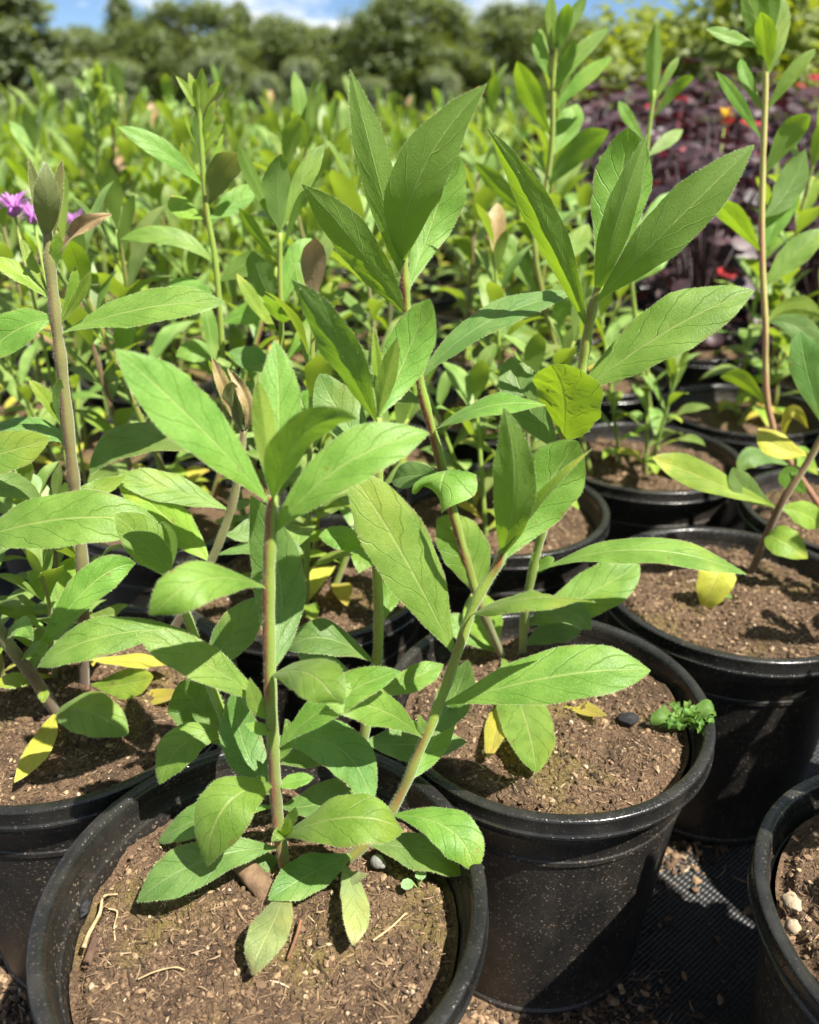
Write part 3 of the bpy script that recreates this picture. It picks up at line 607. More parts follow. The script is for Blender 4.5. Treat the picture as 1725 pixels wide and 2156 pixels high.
# ------------------------------------------------------------------ plants further back that the picture singles out
def mid_plant(label, potname, drop, base, pts, leaves, mat='stem_green', r=(.0030, .002), hair=0, name='leafy_plant'):
    z = .2015 - drop; c = POTS[potname]; q = Plant(label, z, (c[0], c[1], z), hair, name)
    P = [at(*k) for k in pts]; b0 = V((c[0] + base[0], c[1] + base[1], z - .005)); q.stem([b0] + P, r[0], r[1], mat, False, 8, 5)
    for l in leaves: q.leaf(*l[:4], **l[4])
    return q
D = dict
mid_plant('very tall pink stemmed plant rising above the purple foliage', 'right', .014, (-.02, .0), [(1628, 900, .735), (1612, 680, .74), (1604, 500, .745), (1608, 300, .75), (1612, 170, .75), (1608, 60, .75)], [
    (370, (1660, 290), (1706, 240), 28, D(side='u', dY=-.01, phi=-20)), (230, (1665, 160), (1718, 100), 18, D(dY=0, phi=20)), (480, (1660, 400), (1690, 315), 34, D(side='u', phi=-30, dY=.02, mat='leaf_deep')), (530, (1640, 450), (1668, 365), 32, D(dY=.03)),
    (528, (1548, 462), (1492, 412), 24, D(side='u', phi=-35, dY=-.02)), (290, (1555, 215), (1508, 150), 14, D(dY=-.01)), (110, (1545, 80), (1488, 58), 14, D(dY=0, phi=30)), (250, (1575, 170), (1560, 120), 14, D(dY=.02)),
    (180, (1612, 90), (1605, 20), 24, D(side='u', phi=-15, dY=-.01)), (170, (1635, 70), (1640, -30), 26, D(dY=.02)), (160, (1595, 50), (1560, -20), 24, D(side='u', dY=0)), (120, (1620, 20), (1610, -60), 24, D(dY=-.01, side='u')),
    (600, (1670, 540), (1740, 480), 32, D(dY=.01, phi=15)), (700, (1665, 650), (1725, 660), 26, D(dY=.01, mat='leaf_lime', side='u', phi=-30)), (690, (1680, 690), (1740, 760), 28, D(dY=-.02, mat='leaf_deep')), (860, (1560, 800), (1515, 790), 20, D(side='u', phi=-30, dY=-.02, mat='leaf_lime')),
    (925, (1665, 868), (1700, 905), 15, D(dY=-.01, mat='leaf_yellow')), (980, (1680, 960), (1730, 1000), 24, D(dY=0, mat='leaf_lime')), (1000, (1590, 960), (1560, 1000), 24, D(dY=-.02, mat='leaf_deep'))], 'stem_pink', (.0034, .0024))
mid_plant('upright leafy plant topped by a tuft before the purple foliage', 'behind', .016, (-.06, -.02), [(1130, 560, .84), (1150, 400, .85), (1163, 290, .85), (1165, 150, .85), (1180, 80, .85)], [
    (300, (1120, 205), (1093, 125), 27, D(side='u', phi=-25, dY=-.01)), (330, (1195, 270), (1215, 215), 30, D(dY=.03)), (410, (1215, 320), (1282, 272), 30, D(side='u', phi=-30, dY=-.02, mat='leaf_deep')), (240, (1225, 170), (1290, 118), 18, D(dY=0, phi=25)),
    (200, (1215, 120), (1285, 58), 18, D(dY=.01)), (180, (1140, 110), (1140, 60), 18, D(dY=.01)), (150, (1185, 60), (1200, 5), 18, D(side='u', dY=-.01)), (120, (1160, 40), (1165, -10), 14, D(dY=0)), (110, (1205, 40), (1235, -5), 16, D(side='u', dY=.01)), (210, (1190, 140), (1210, 80), 16, D(side='u', phi=-30, dY=-.02, mat='leaf_deep')),
    (480, (1060, 400), (1000, 340), 20, D(side='u', phi=-20, dY=-.02)), (560, (1200, 520), (1240, 470), 26, D(dY=.02)), (620, (1080, 540), (1040, 480), 24, D(dY=.02)), (700, (1190, 640), (1250, 620), 26, D(dY=0)), (760, (1090, 700), (1030, 690), 26, D(dY=0))], r=(.0034, .0024))
mid_plant('slim plant with one narrow folded leaf upright against purple foliage', 'behind', .016, (.03, .04), [(1330, 600, .90), (1352, 420, .90), (1366, 280, .90), (1378, 190, .90)], [
    (235, (1378, 140), (1380, 48), 19, D(side='u', fold=.6, dY=0)), (250, (1420, 190), (1462, 160), 14, D(side='u', phi=-25, dY=-.01)), (230, (1405, 160), (1430, 118), 10, D(dY=.01)), (300, (1325, 250), (1305, 212), 13, D(dY=0)), (340, (1400, 300), (1440, 270), 16, D(dY=.02)),
    (420, (1300, 360), (1262, 330), 20, D(dY=0)), (480, (1390, 440), (1430, 400), 22, D(dY=.02)), (560, (1290, 500), (1250, 480), 22, D(dY=0)), (620, (1370, 560), (1410, 540), 22, D(dY=0))])
mid_plant('pale tufted plant standing left of the withered stem top', 'mid', .018, (-.05, .03), [(478, 900, .655), (470, 760, .66), (455, 560, .66), (435, 440, .66), (426, 330, .66), (419, 215, .66)], [
    (392, (350, 322), (248, 266), 24, D(phi=25, dY=-.02)), (435, (468, 368), (504, 311), 34, D(side='u', phi=-30, dY=-.01, mat='leaf_olive')), (470, (490, 430), (545, 385), 26, D(dY=.02)), (550, (370, 502), (252, 500), 22, D(phi=35, dY=-.01)),
    (255, (402, 205), (370, 158), 10, D(dY=0, mat='leaf_lime', fold=.4)), (270, (410, 205), (398, 150), 11, D(dY=.006, mat='leaf_lime', fold=.4)), (270, (424, 200), (426, 142), 14, D(side='u', dY=-.006, mat='leaf_lime', fold=.4)), (265, (440, 205), (462, 172), 10, D(dY=0, mat='leaf_lime', fold=.4)), (270, (446, 225), (474, 192), 10, D(dY=-.004, mat='leaf_olive', fold=.4)), (260, (416, 200), (412, 165), 10, D(side='u', dY=-.010, mat='leaf_lime', fold=.5)),
    (300, (440, 250), (452, 212), 9, D(dY=-.004, mat='leaf_lime', fold=.5)), (320, (402, 270), (392, 235), 9, D(dY=-.004, mat='leaf_lime', fold=.5)), (410, (452, 340), (470, 280), 8, D(dY=.004, mat='leaf_lime')), (440, (462, 385), (482, 335), 9, D(dY=.004, mat='leaf_lime')),
    (330, (415, 280), (412, 240), 10, D(side='u', mat='leaf_deep', dY=-.004)), (330, (448, 290), (470, 262), 9, D(mat='leaf_lime', dY=0)), (370, (395, 340), (385, 300), 10, D(mat='leaf_lime', dY=-.005)), (470, (385, 440), (362, 410), 24, D(dY=.01, mat='leaf_lime')),
    (600, (510, 560), (560, 540), 26, D(side='u', dY=0)), (640, (410, 610), (350, 600), 24, D(dY=0)), (700, (520, 660), (575, 650), 26, D(dY=0)), (760, (420, 740), (370, 750), 26, D(dY=-.01)), (840, (540, 820), (600, 830), 26, D(dY=0, mat='leaf_deep'))])
POTS['tall'] = (-.52, 1.42); pot(*POTS['tall'], 'black pot of the tall bushy topped plant by the grey green trees', None, .016)
rt = random.Random(8); tl_ = []
for i in range(26):
    y0 = 150 + i*11; sd_ = -1 if i % 2 else 1; l_ = rt.uniform(26, 46)*(1 - .4*(i < 6)); tl_.append((y0 + 20, (195 + sd_*l_*.5 + i*.6, y0 - 2), (193 + sd_*l_*rt.uniform(.6, 1.0) + i*.6, y0 - rt.uniform(10, 34)), rt.uniform(8, 12), D(dY=rt.uniform(-.05, .05), side='a' if i % 3 else 'u', mat='leaf_field', fold=.3)))
mid_plant('tall bushy topped plant reaching up before the grey green trees', 'tall', .016, (0, 0), [(212, 420, 1.42), (204, 300, 1.42), (196, 200, 1.42), (194, 145, 1.42)], tl_)
mid_plant('plant with one dark oval leaf facing out near withered stem', 'mid', .018, (.0, .0), [(600, 900, .60), (594, 740, .61), (590, 600, .61), (590, 490, .61)], [
    (495, (585, 400), (582, 320), 32, D(side='u', phi=-40, dY=-.01, mat='leaf_deep', e=(.9, .55))), (480, (635, 385), (682, 300), 24, D(dY=.02)), (500, (535, 380), (500, 300), 16, D(side='u', dY=-.01)), (560, (540, 490), (505, 435), 14, D(side='u', phi=-30, dY=-.01)), (545, (625, 440), (655, 400), 10, D(side='u', dY=-.01)),
    (640, (622, 560), (655, 498), 30, D(dY=.02)), (650, (550, 590), (540, 530), 32, D(side='u', phi=-40, dY=.01, mat='leaf_deep')), (690, (585, 650), (584, 618), 34, D(side='u', phi=-30, dY=-.03, mat='leaf_deep', e=(.7, .3))), (720, (540, 640), (500, 575), 16, D(mat='leaf_lime', dY=0)), (760, (650, 700), (690, 670), 26, D(dY=.01)), (800, (540, 760), (480, 740), 28, D(dY=0, mat='leaf_deep')), (880, (640, 850), (690, 850), 26, D(dY=0))])
mid_plant('leaning plant with a two toned yellow leaf over the yellow seedling', 'third', .014, (.03, .04), [(1640, 1070, .60), (1700, 975, .60), (1745, 890, .60), (1775, 820, .60)], [
    (1080, (1480, 1005), (1378, 962), 34, D(dY=-.01, mat='leaf_lime', phi=20)), (1075, (1570, 1030), (1545, 985), 28, D(dY=0, mat='leaf_deep')), (1130, (1640, 1135), (1705, 1175), 36, D(dY=-.03, mat='leaf_lime')), (960, (1640, 940), (1600, 900), 30, D(dY=.02, mat='leaf_yellow')),
    (1060, (1690, 1080), (1740, 1110), 30, D(dY=0, mat='leaf_lime')), (900, (1700, 780), (1690, 700), 36, D(dY=.0, mat='leaf_deep')), (990, (1660, 1000), (1700, 1040), 24, D(dY=0)), (860, (1790, 800), (1840, 740), 34, D(dY=.0))], 'stem_brown', (.0036, .0026))

# ------------------------------------------------------------------ small things on the soil and the fabric
def place(px, py, z): return onz(px, py, z)
def round_leaf(b, c, r, nrm, m=0, n=9, cup=.12, seed=0):
    rr = random.Random(seed); nrm = V(nrm).normalized(); a = nrm.cross(V((.2, .9, .1))).normalized(); d = nrm.cross(a)
    vs = [V(c) + nrm*(-cup*r)]; uv = [(.5, .5)]
    for ring, k in ((.55, -.5), (1, .35)):
        for i in range(n):
            g = 2*math.pi*i/n; q = r*ring*(1 + rr.uniform(-.07, .07)); vs.append(V(c) + (a*math.cos(g) + d*math.sin(g))*q + nrm*cup*k*r); uv.append((.5 + .5*ring*math.cos(g), .5 + .5*ring*math.sin(g)))
    fs = [(0, 1 + i, 1 + (i + 1) % n) for i in range(n)] + [(1 + i, 1 + n + i, 1 + n + (i + 1) % n, 1 + (i + 1) % n) for i in range(n)]
    b.add(vs, fs, uv, m)
def seedling(px, py, z, label, leaves, mat='leaf_pale', name='seedling', h=.006):
    c = place(px, py, z); o = thing(name, label, 'seedling', c)
    for i, (dx, dy, r, hh) in enumerate(leaves):
        b = MB(); P = V((dx, dy, h + hh)); round_leaf(b, P, r, (dx*18, dy*18, 1), seed=i); b.build('leaf', MAT[mat], o)
        b = MB(); tube(b, [V((dx*.1, dy*.1, -.003)), V((dx*.5, dy*.5, (h + hh)*.7)), P - V((0, 0, .0003))], .0005, .0004, 6); b.build('stalk', MAT['stem_green'], o)
seedling(882, 1862, z1, 'four round pale seed leaves on soil beneath the lowest right leaves', [(-.006, -.005, .0034, 0), (.001, .000, .0032, .001), (.0045, .004, .0030, .002), (-.0015, .0075, .0030, 0)])
seedling(822, 1660, z1, 'cluster of pale seedlings shaded at the back of front pot', [(-.007, 0, .0045, 0), (0, .004, .005, .003), (.007, 0, .0045, .001), (.001, -.006, .004, 0), (-.004, .008, .0035, .002)])
seedling(1500, 1262, .190, 'seedling with one bright yellow leaf on mossy soil', [(.012, .006, .005, .001), (.010, -.004, .004, 0), (-.004, .008, .004, .002)], 'leaf_weed')
pq = Plant('x', .190, onz(1512, 1262, .190), 0); yo = pq.o; pq.o = [q for q in COL.objects if q.name.startswith('seedling')][-1]; pq.foot = V(pq.o.location)
yl = pq.leaf(0, (1503, 1228), (1480, 1290), 42, 10, mat='leaf_yellow', base=(1522, 1192, .575), dY=-.016, bul=-.004, e=(.42, .55), fold=.15); yl.name = 'yellow_leaf'
b = MB(); tube(b, catmull([V((0, 0, -.004)), (at(1524, 1225, .580) - pq.foot), at(1522, 1192, .575) - pq.foot], 4), .0010, .0008, 6); b.build('stalk', MAT['stem_green'], pq.o); bpy.data.objects.remove(yo)
# curled weed on the rim of the second pot
c = place(1436, 1532, .1905); wo = thing('weed', 'low curled green weed rooted at the edge of the dust speckled pot', 'weed', c)
wo.scale = (.82, .82, .82); rr = random.Random(4)
for i in range(38):
    a = rr.uniform(0, 6.28); d = rr.uniform(.002, 1)**.6*.021; P2 = V((math.cos(a)*d*1.1 + .002, math.sin(a)*d*.8, rr.uniform(.003, .011))); b = MB(); q_ = P2 - V((math.cos(a), math.sin(a), 0))*rr.uniform(.005, .009)
    leaf_geo(b, V((q_.x, q_.y, rr.uniform(.0, .003))), q_.lerp(P2, .55) + V((0, 0, .0045)), P2, rr.uniform(.0024, .0044), V((P2.x*-14, P2.y*-14, 1)).normalized(), .3, .3, .1, (.6, .4), rr.uniform(-.8, .8), -.3, i, 9, 3); b.build('leaf', MAT['leaf_weed'], wo)
for P2, hw_ in ((V((-.027, -.005, .008)), .0065), (V((.026, .002, .016)), .0065)):
    b = MB(); leaf_geo(b, V((0, 0, 0)), P2*.55 + V((0, 0, .007)), P2, hw_, V((0, -.35, 1)).normalized(), .3, .25, .1, (.8, .4), 0, -.2, 5, 12, 3); b.build('leaf', MAT['leaf_weed'], wo)
def tiny(name, mat, label, cat, fn, px, py, z, group=None):
    b = MB(); fn(b); o = b.build(name, MAT[mat], None, True, place(px, py, z)); return tag(o, label, cat, group)
def curve_bit(pts, r0, r1, seg=6): return lambda b: tube(b, catmull([V(q) for q in pts], 5), r0, r1, seg)
tiny('dry_stalk', 'straw', 'pale bent dry stalk lying on soil near left rim', 'stalk', curve_bit([(.004, .016, .0035), (-.003, .015, .003), (-.002, .006, .0022), (-.0035, -.006, .002), (-.003, -.014, .003)], .0005, .0013), 212, 1950, z1)
tiny('straw', 'straw', 'thin curved straw beside the pale bent stalk', 'straw', curve_bit([(-.002, .008, .002), (.003, .006, .0022), (.004, -.002, .002), (.007, -.010, .002)], .0004, .0004), 228, 1948, z1)
tiny('straw', 'straw', 'short frayed straw lying alone in the open soil', 'straw', curve_bit([(-.010, -.003, .001), (-.003, .000, .002), (.006, .002, .0025), (.011, .001, .002)], .0005, .0003), 340, 2052, z1)
tiny('straw', 'straw', 'slender pale twig slanting near the pale seed leaves', 'straw', curve_bit([(-.009, -.007, .0022), (0, .000, .003), (.007, .007, .004)], .0006, .0005), 825, 1960, z1)
def stub(b):
    tube(b, catmull([V((-.013, .012, .013)), V((-.004, .004, .009)), V((.010, -.006, .001))], 9), .0050, .0062, 18)
    for k in range(len(b.v)):
        v = V(b.v[k]); b.v[k] = tuple(v + v.normalized()*(.0009*noise.noise(v*420) + .0005*noise.noise(v*1100)))
    b.f = [tuple(reversed(b.f[-1]))] + b.f[:-1] + [tuple(range(18))]; b.m = b.m + [0]
tiny('wood_stub', 'stub_bark', 'short brown cut stem stub leaning at the plant base', 'stub', stub, 545, 1880, z1)
tiny('twig', 'twig', 'reddish brown twig stuck in soil below the plant', 'twig', curve_bit([(.001, .010, .003), (.000, .002, .003), (-.003, -.010, .0015)], .0010, .0008), 625, 1985, z1)
tiny('bark_chip', 'bark', 'dark bark chip pressed into soil by the left rim', 'bark', lambda b: blob(b, (0, 0, .0005), .006, (.35, 1.5, .35), 3, rough=.6), 195, 2000, z1)
tiny('bark_chip', 'charcoal', 'small black charred chip on the soil', 'bark', lambda b: blob(b, (0, 0, .001), .0036, (.7, 1.4, .6), 8, rough=.7), 180, 1915, z1)
tiny('charcoal_lump', 'charcoal', 'round black lump on soil beside the curled weed', 'lump', lambda b: blob(b, (0, 0, .001), .0056, (1.1, .9, .6), 15, rough=.6), 1322, 1516, .192)
tiny('snail_shell', 'snail', 'small grey snail shell under the right lower leaves', 'shell', lambda b: (blob(b, (0, 0, .003), .0040, (1, 1, .9), 2, rough=.06), blob(b, (.0025, -.001, .002), .0026, (1, 1, .8), 3, rough=.06)), 795, 1822, z1)
tiny('pebble', 'perlite', 'pale round pebble on soil of the pot beside dark fabric', 'pebble', lambda b: blob(b, (0, 0, .0015), .0036, (1, 1.1, .85), 6, rough=.3), 1668, 1955, .193)
tiny('pebble', 'perlite', 'larger tan pebble above the pale round pebble', 'pebble', lambda b: blob(b, (0, 0, .0012), .0040, (1, 1.3, .75), 9, rough=.6), 1668, 1905, .193)
# perlite grains of the open soil, too small to pick apart
b = MB(); rr = random.Random(3)
for i in range(90):
    r = .084*math.sqrt(rr.random()); a = rr.uniform(0, 6.28); x, y = r*math.cos(a), r*math.sin(a); s = .0005 + .0011*rr.random()**3
    ico(b, (x, y, soil_h(x, y, 1) + s*.4), s, (1, 1.2, .8), 0, i)
g = b.mesh('grains', MAT['perlite'])
for pn in [q for q in COL.objects if q.name == 'nursery_pot' or q.name in ('nursery_pot.002',)]:
    sl = [k for k in pn.children if k.name.startswith('soil')][0]; tag(obj('grains', g, sl), kind='stuff')
# soil spilled on the fabric
def spill(px, py, rx, ry, n, sd):
    c = place(px, py, 0); b = MB(); rr = random.Random(sd)
    for i in range(n):
        g_ = rr.gauss(0, .5), rr.gauss(0, .5); s = .0008 + .0032*rr.random()**3; ico(b, (g_[0]*rx, g_[1]*ry, s*.35), s, (rr.uniform(.7, 1.3), 1, .7), 0, i, rndrot(rr))
    for i in range(n//3): sliver(b, (rr.gauss(0, .5)*rx, rr.gauss(0, .5)*ry, .0012), rr.uniform(.004, .02), rr.uniform(.0002, .0006), rr.uniform(0, 6.28), 0, rr.uniform(-.4, .4))
    return tag(b.build('spilled_soil', MAT['crumb'], None, False, (c.x, c.y, .0003)), 'loose brown crumbs of soil spilled on the black fabric', 'soil', 'spilled soil on the fabric', 'stuff')
spill(1040, 2150, .10, .05, 2600, 1); spill(1400, 1770, .05, .04, 320, 2); spill(20, 2080, .06, .08, 1500, 3); spill(1300, 2050, .09, .09, 130, 4)

# ------------------------------------------------------------------ field of the same plant: templates, then copies
def field_template(sd):
    rr = random.Random(sd); o = thing('leafy_plant', 'tpl', 'plant'); kids = []
    for s_ in range(rr.choice((3, 4, 4, 5))):
        a0 = rr.uniform(0, 6.28); h = rr.uniform(.15, .33); b0 = V((rr.uniform(-.045, .045), rr.uniform(-.045, .045), -.006)); lean = V((math.cos(a0), math.sin(a0), 0))*rr.uniform(.01, .085)
        P = [b0, b0 + lean*.35 + V((0, 0, h*.35)), b0 + lean*.7 + V((0, 0, h*.7)), b0 + lean + V((rr.uniform(-.008, .008), 0, h))]
        path = catmull(P, 6); b = MB(); tube(b, path, .0030, .0017, 7); kids.append(b.build('stem', MAT[rr.choice(('stem_green', 'stem', 'stem_green', 'stem_brown'))], o))
        n = int(h/.0185) + 4; ang = rr.uniform(0, 6.28)
        for k in range(n):
            t = .06 + .94*k/(n - 1); q = path[min(len(path) - 1, int(t*(len(path) - 1)))]; ang += 2.4 + rr.uniform(-.35, .35)
            L_ = (rr.uniform(.055, .085) if t < .85 else rr.uniform(.045, .065))*(1 if t > .2 else .75); up = .15 + 1.15*t**1.4 + rr.uniform(-.2, .2)
            d = V((math.cos(ang)*math.cos(up), math.sin(ang)*math.cos(up), math.sin(up))); P2 = q + d*L_ - V((0, 0, L_*.12*(1 - t)))
            Pm = q + d*L_*.5 + V((0, 0, L_*(.10 - .05*t))); nn = V((-d.x*d.z - d.x*.2, -d.y*d.z - d.y*.2, 1 - d.z*d.z + .15)).normalized()
            if P2.z < .004: P2.z = .004
            b = MB(); leaf_geo(b, q, Pm, P2, L_*rr.uniform(.125, .195), nn, rr.uniform(.12, .4), rr.uniform(.03, .10), .03*(rr.random() < .4), (rr.uniform(.9, 1.15), rr.uniform(.6, .9)), rr.uniform(-.5, .5), rr.uniform(0, .15), sd*50 + k, 11, 2)
            m = 'leaf_yellow' if (t < .15 and rr.random() < .5) else 'leaf_lime' if t < .22 or rr.random() < .10 else 'leaf_dry' if rr.random() < .015 else 'leaf_field'
            kids.append(b.build('leaf', MAT[m], o))
    KIDS[o.name] = kids; return o
TPL = [field_template(20 + i) for i in range(9)]
FL = 'leafy green plant growing in the dense block of potted plants further back'; FG = 'plants of the potted block'
PL = 'black nursery pot in the dense block further back'; PG = 'pots of the potted block'
A_, B_ = V((.173, .1475)), V((-.160, .150)); A_ = V((.1665, .1475)); used = [False]*len(TPL); taken = [V(c_) for c_ in POTS.values()]; ppot = None; rf = random.Random(11)
def to_px(p):
    d = depth(p); return W0/2 + FPX*p.x/d, Plant.py(p)
def put_plant(x, y, z, s=1):
    i = rf.randrange(len(TPL)); rz = rf.uniform(0, 6.28)
    if not used[i]:
        used[i] = True; t = TPL[i]; t.location = (x, y, z); t.rotation_euler = (0, 0, rz); t.scale = (s, s, s); t['label'] = FL; t['group'] = FG; return t
    return copy_tree(TPL[i], (x, y, z), rz, s, FL, FG)
for i in range(-2, 26):
    for j in range(-2, 26):
        g = V(POTS['front']) + A_*i + B_*j; x, y = g.x + rf.uniform(-.006, .006), g.y + rf.uniform(-.006, .006)
        if y > 3.6 or y < .30: continue
        if any((V((x, y)) - t).length < .15 for t in taken): continue
        px, _ = to_px(V((x, y, .25)))
        if not (-330 < px < 2350): continue
        if y < .62 and px < -150: continue
        if y > 1.18 and x > .145*y + max(0, 1.85 - y)*.31: continue          # the purple plants stand there
        q = pot(x, y, PL, None, .016, rf.uniform(0, 6.28), PG); q.scale = (.985, .985, 1)
        put_plant(x, y, .1855, rf.uniform(.9, 1.15)*(1 if y < 1.6 else 1.12))
put_plant(POTS['left'][0] - .03, POTS['left'][1] + .045, .1885, .62)
for nm in ('centre', 'mid', 'behind', 'shade', 'corner'):
    x, y = POTS[nm]
    if nm == 'corner': x += .045; y += .0
    put_plant(x, y, .1855, .85 if nm in ('centre', 'mid') else .8)

# ------------------------------------------------------------------ purple-leaved plants, herbs, shrubs
def purple_template(sd):
    rr = random.Random(sd); o = thing('purple_plant', 'tpl', 'plant'); kids = []
    for k in range(84):
        a = rr.uniform(0, 6.28); r = .14*math.sqrt(rr.random()); z = .34 - r*r*8 - .20*rr.random()**1.5; P = V((math.cos(a)*r, math.sin(a)*r, z)); b = MB()
        round_leaf(b, P, rr.uniform(.011, .020), (math.cos(a)*r*7, math.sin(a)*r*7, 1), 0, 11, rr.uniform(-.25, .3), k)
        tube(b, [V((0, 0, 0)), P*.5 + V((0, 0, .03)), P], .0015, .001, 5, 0); kids.append(b.build('leaf', MAT['leaf_red' if rr.random() < (.05 if sd == 72 and z > .2 else .004) else 'leaf_purple'], o))
    KIDS[o.name] = kids; return o
PT = [purple_template(70 + i) for i in range(4)]; k = 0; pl = 'dark purple rosette plant in the block before the yellow green shrubs'; pg = 'purple foliage plants in a block'
for yy in range(9):
    for xx in range(9):
        y = 1.36 + yy*.215; x = .145*y + max(0, 1.85 - y)*.31 + .12 + xx*.215 + (yy % 2)*.1
        if to_px(V((x, y, .3)))[0] > 1980: continue
        q = pot(x, y, 'black pot under purple foliage', None, .016, rf.uniform(0, 6.28), 'pots under the purple plants')
        t = PT[k % 4]; l = (x, y, .1855); s = rf.uniform(.9, 1.1) + .06*yy; rz = rf.uniform(0, 6.28)
        if k < 4: t.location = l; t.rotation_euler = (0, 0, rz); t.scale = (s, s, s); tag(t, pl, None, pg)
        else: copy_tree(t, l, rz, s, pl, pg)
        k += 1
def leafcloud(b, fn, n, size, rr, up=.6, m=0):
    """n leaf-sized pointed faces at points fn() gives, facing outwards and up"""
    for _ in range(n):
        c, nr = fn(); nr = (nr + V((rr.uniform(-1, 1), rr.uniform(-1, 1), rr.uniform(-.4, 1)*1.2)) + V((0, 0, up))).normalized()
        t = nr.cross(V((rr.uniform(-1, 1), rr.uniform(-1, 1), rr.uniform(-1, 1)))).normalized(); s = nr.cross(t); l = size*rr.uniform(.6, 1.4); w = l*rr.uniform(.28, .42)
        b.add([c, c + t*l*.5 + s*w + nr*w*.3, c + t*l, c + t*l*.5 - s*w + nr*w*.3], [(0, 1, 2, 3)], [(.5, 0), (1, .5), (.5, 1), (0, .5)], m)
def bush_mesh(sd, n, rx, rz, size, mat, clumps=26):
    rr = random.Random(sd); cl = []
    for i in range(clumps):
        a = rr.uniform(0, 6.28); u = rr.uniform(.0, 1)**.6; e_ = rr.uniform(.05, 1.35); cl.append((V((math.cos(a)*math.cos(e_)*rx*u, math.sin(a)*math.cos(e_)*rx*u, rz*(.15 + .85*math.sin(e_)*u))), rr.uniform(.2, .36)*rx))
    def fn():
        c, r = rr.choice(cl); d = V((rr.gauss(0, 1), rr.gauss(0, 1), rr.gauss(0, 1))).normalized(); return c + d*r*rr.random()**.4, d
    b = MB(); leafcloud(b, fn, n, size, rr); me = b.mesh('foliage', MAT[mat])
    b = MB()
    for c, r in cl: tube(b, catmull([V((0, 0, 0)), V((c.x*.35, c.y*.35, c.z*.55)), c], 3), max(.0016, rx*.012), max(.0008, rx*.004), 5)
    return me, b.mesh('stems', MAT['stem_green'] if rx < .5 else MAT['trunk'])
def bushes(name, meshes, spots, label, cat, group):
    for x, y, z, s in spots:
        f, st = rf.choice(meshes); o = thing(name, label, cat, (x, y, z), rf.uniform(0, 6.28), group); o.scale = (s, s, s*rf.uniform(.9, 1.1)); obj('stems', st, o); obj('foliage', f, o)
HB = [bush_mesh(200 + i, 1500, .16, .36, .030, 'leaf_herb') for i in range(3)]
sp = []
for yy in range(14):
    for xx in range(-16, 8):
        y = 1.75 + yy*.33; x = xx*.30 + rf.uniform(-.05, .05); px, _ = to_px(V((x, y, .3)))
        if y < 3.55 and px > 330 - (y - 1.75)*20: continue
        if not (-150 < px < 1250) or x > .14*y: continue
        if any(abs(t_.location.x - x) < .15 and abs(t_.location.y - y) < .12 for t_ in COL.objects if t_.name.startswith('leafy_plant')): continue
        sp.append((x, y, .0, rf.uniform(1.0, 1.3)))
bushes('leafy_herb', HB, sp, 'bushy bright green herb with small leaves behind the potted block', 'herb', 'bushy herbs behind the potted block')
SB = [bush_mesh(300 + i, 4200, .52, .95, .055, 'leaf_shrub', 44) for i in range(3)]
bushes('shrub', SB, [(1.02, 4.0, 0, 1.02), (1.5, 3.8, 0, 1.2), (2.1, 3.7, 0, 1.3), (2.75, 3.75, 0, 1.25), (3.4, 3.8, 0, 1.3), (2.4, 4.7, 0, 1.45), (1.45, 4.6, 0, 1.2), (1.95, 4.5, 0, 1.4)], 'yellow green shrub standing behind the purple foliage', 'shrub', 'yellow green shrubs behind the purple plants')
# flowers
def daisy(px, py, Y, mat, label, n=22, r=.018, up=.02):
    c = at(px, py, Y); o = thing('flower', label, 'flower', (c.x, c.y, .18)); h = c.z - .18; b = MB(); tube(b, [V((0, 0, -.17)), V((.004, 0, h*.5)), V((0, 0, h))], .0018, .0012, 6); b.build('stem', MAT['stem_green'], o)
    b = MB(); ico(b, (0, 0, h), r*.35, (1, 1, .8)); b.build('flower_centre', MAT[mat], o); rr = random.Random(px)
    for i in range(n):
        a = 6.283*i/n + rr.uniform(-.1, .1); d = V((math.cos(a), math.sin(a), rr.uniform(-.2, .9))); b = MB(); leaf_geo(b, V((0, 0, h)), V((0, 0, h)) + d*r*.55 + V((0, 0, .003)), V((0, 0, h)) + d*r, r*(.06 if mat == 'flower_mauve' else .13), V((-d.x, -d.y, 1)).normalized(), .1, 0, nl=5, nc=1, e=(.5, .5)); b.build('petal', MAT[mat], o)
daisy(30, 444, .70, 'flower_mauve', 'shaggy mauve flower head at the left among green leaves', 40, .017); daisy(70, 460, .72, 'flower_mauve', 'mauve flower head touching the shaggy mauve one', 40, .015); daisy(155, 470, 1.05, 'flower_mauve', 'dark mauve flower partly hidden by the withered leaf', 30, .020)
daisy(1528, 243, 1.5, 'flower_yellow', 'orange yellow flower glowing before the purple foliage', 16, .014); daisy(1010, 196, 1.6, 'flower_yellow', 'tiny orange flower at the tip of a tall leaf', 12, .010)

# ------------------------------------------------------------------ meadow and far trees
b = MB(); rr = random.Random(5)
for i in range(9000):
    y = 8.2 + 32*rr.random()**1.5; x = rr.uniform(-.62, .62)*y; h = rr.uniform(.15, .5)*(1 + y*.012); a = rr.uniform(0, 6.28); w = rr.uniform(.006, .016)*(1 + y*.05); l = V((math.cos(a), math.sin(a), 0))*h*.35; s = V((-math.sin(a), math.cos(a), 0))*w; p0_ = V((x, y, -.01))
    b.add([p0_ - s, p0_ + s, p0_ + V((0, 0, h*.6)) + l*.4 + s*.7, p0_ + V((0, 0, h)) + l, p0_ + V((0, 0, h*.6)) + l*.4 - s*.7], [(0, 1, 2, 3, 4)])
tag(b.build('meadow_grass', MAT['grass'], None, False), 'long olive grass of the meadow before the trees', 'grass', None, 'stuff')
RB = bush_mesh(410, 900, .5, .5, .07, 'rusty_weed', 20)
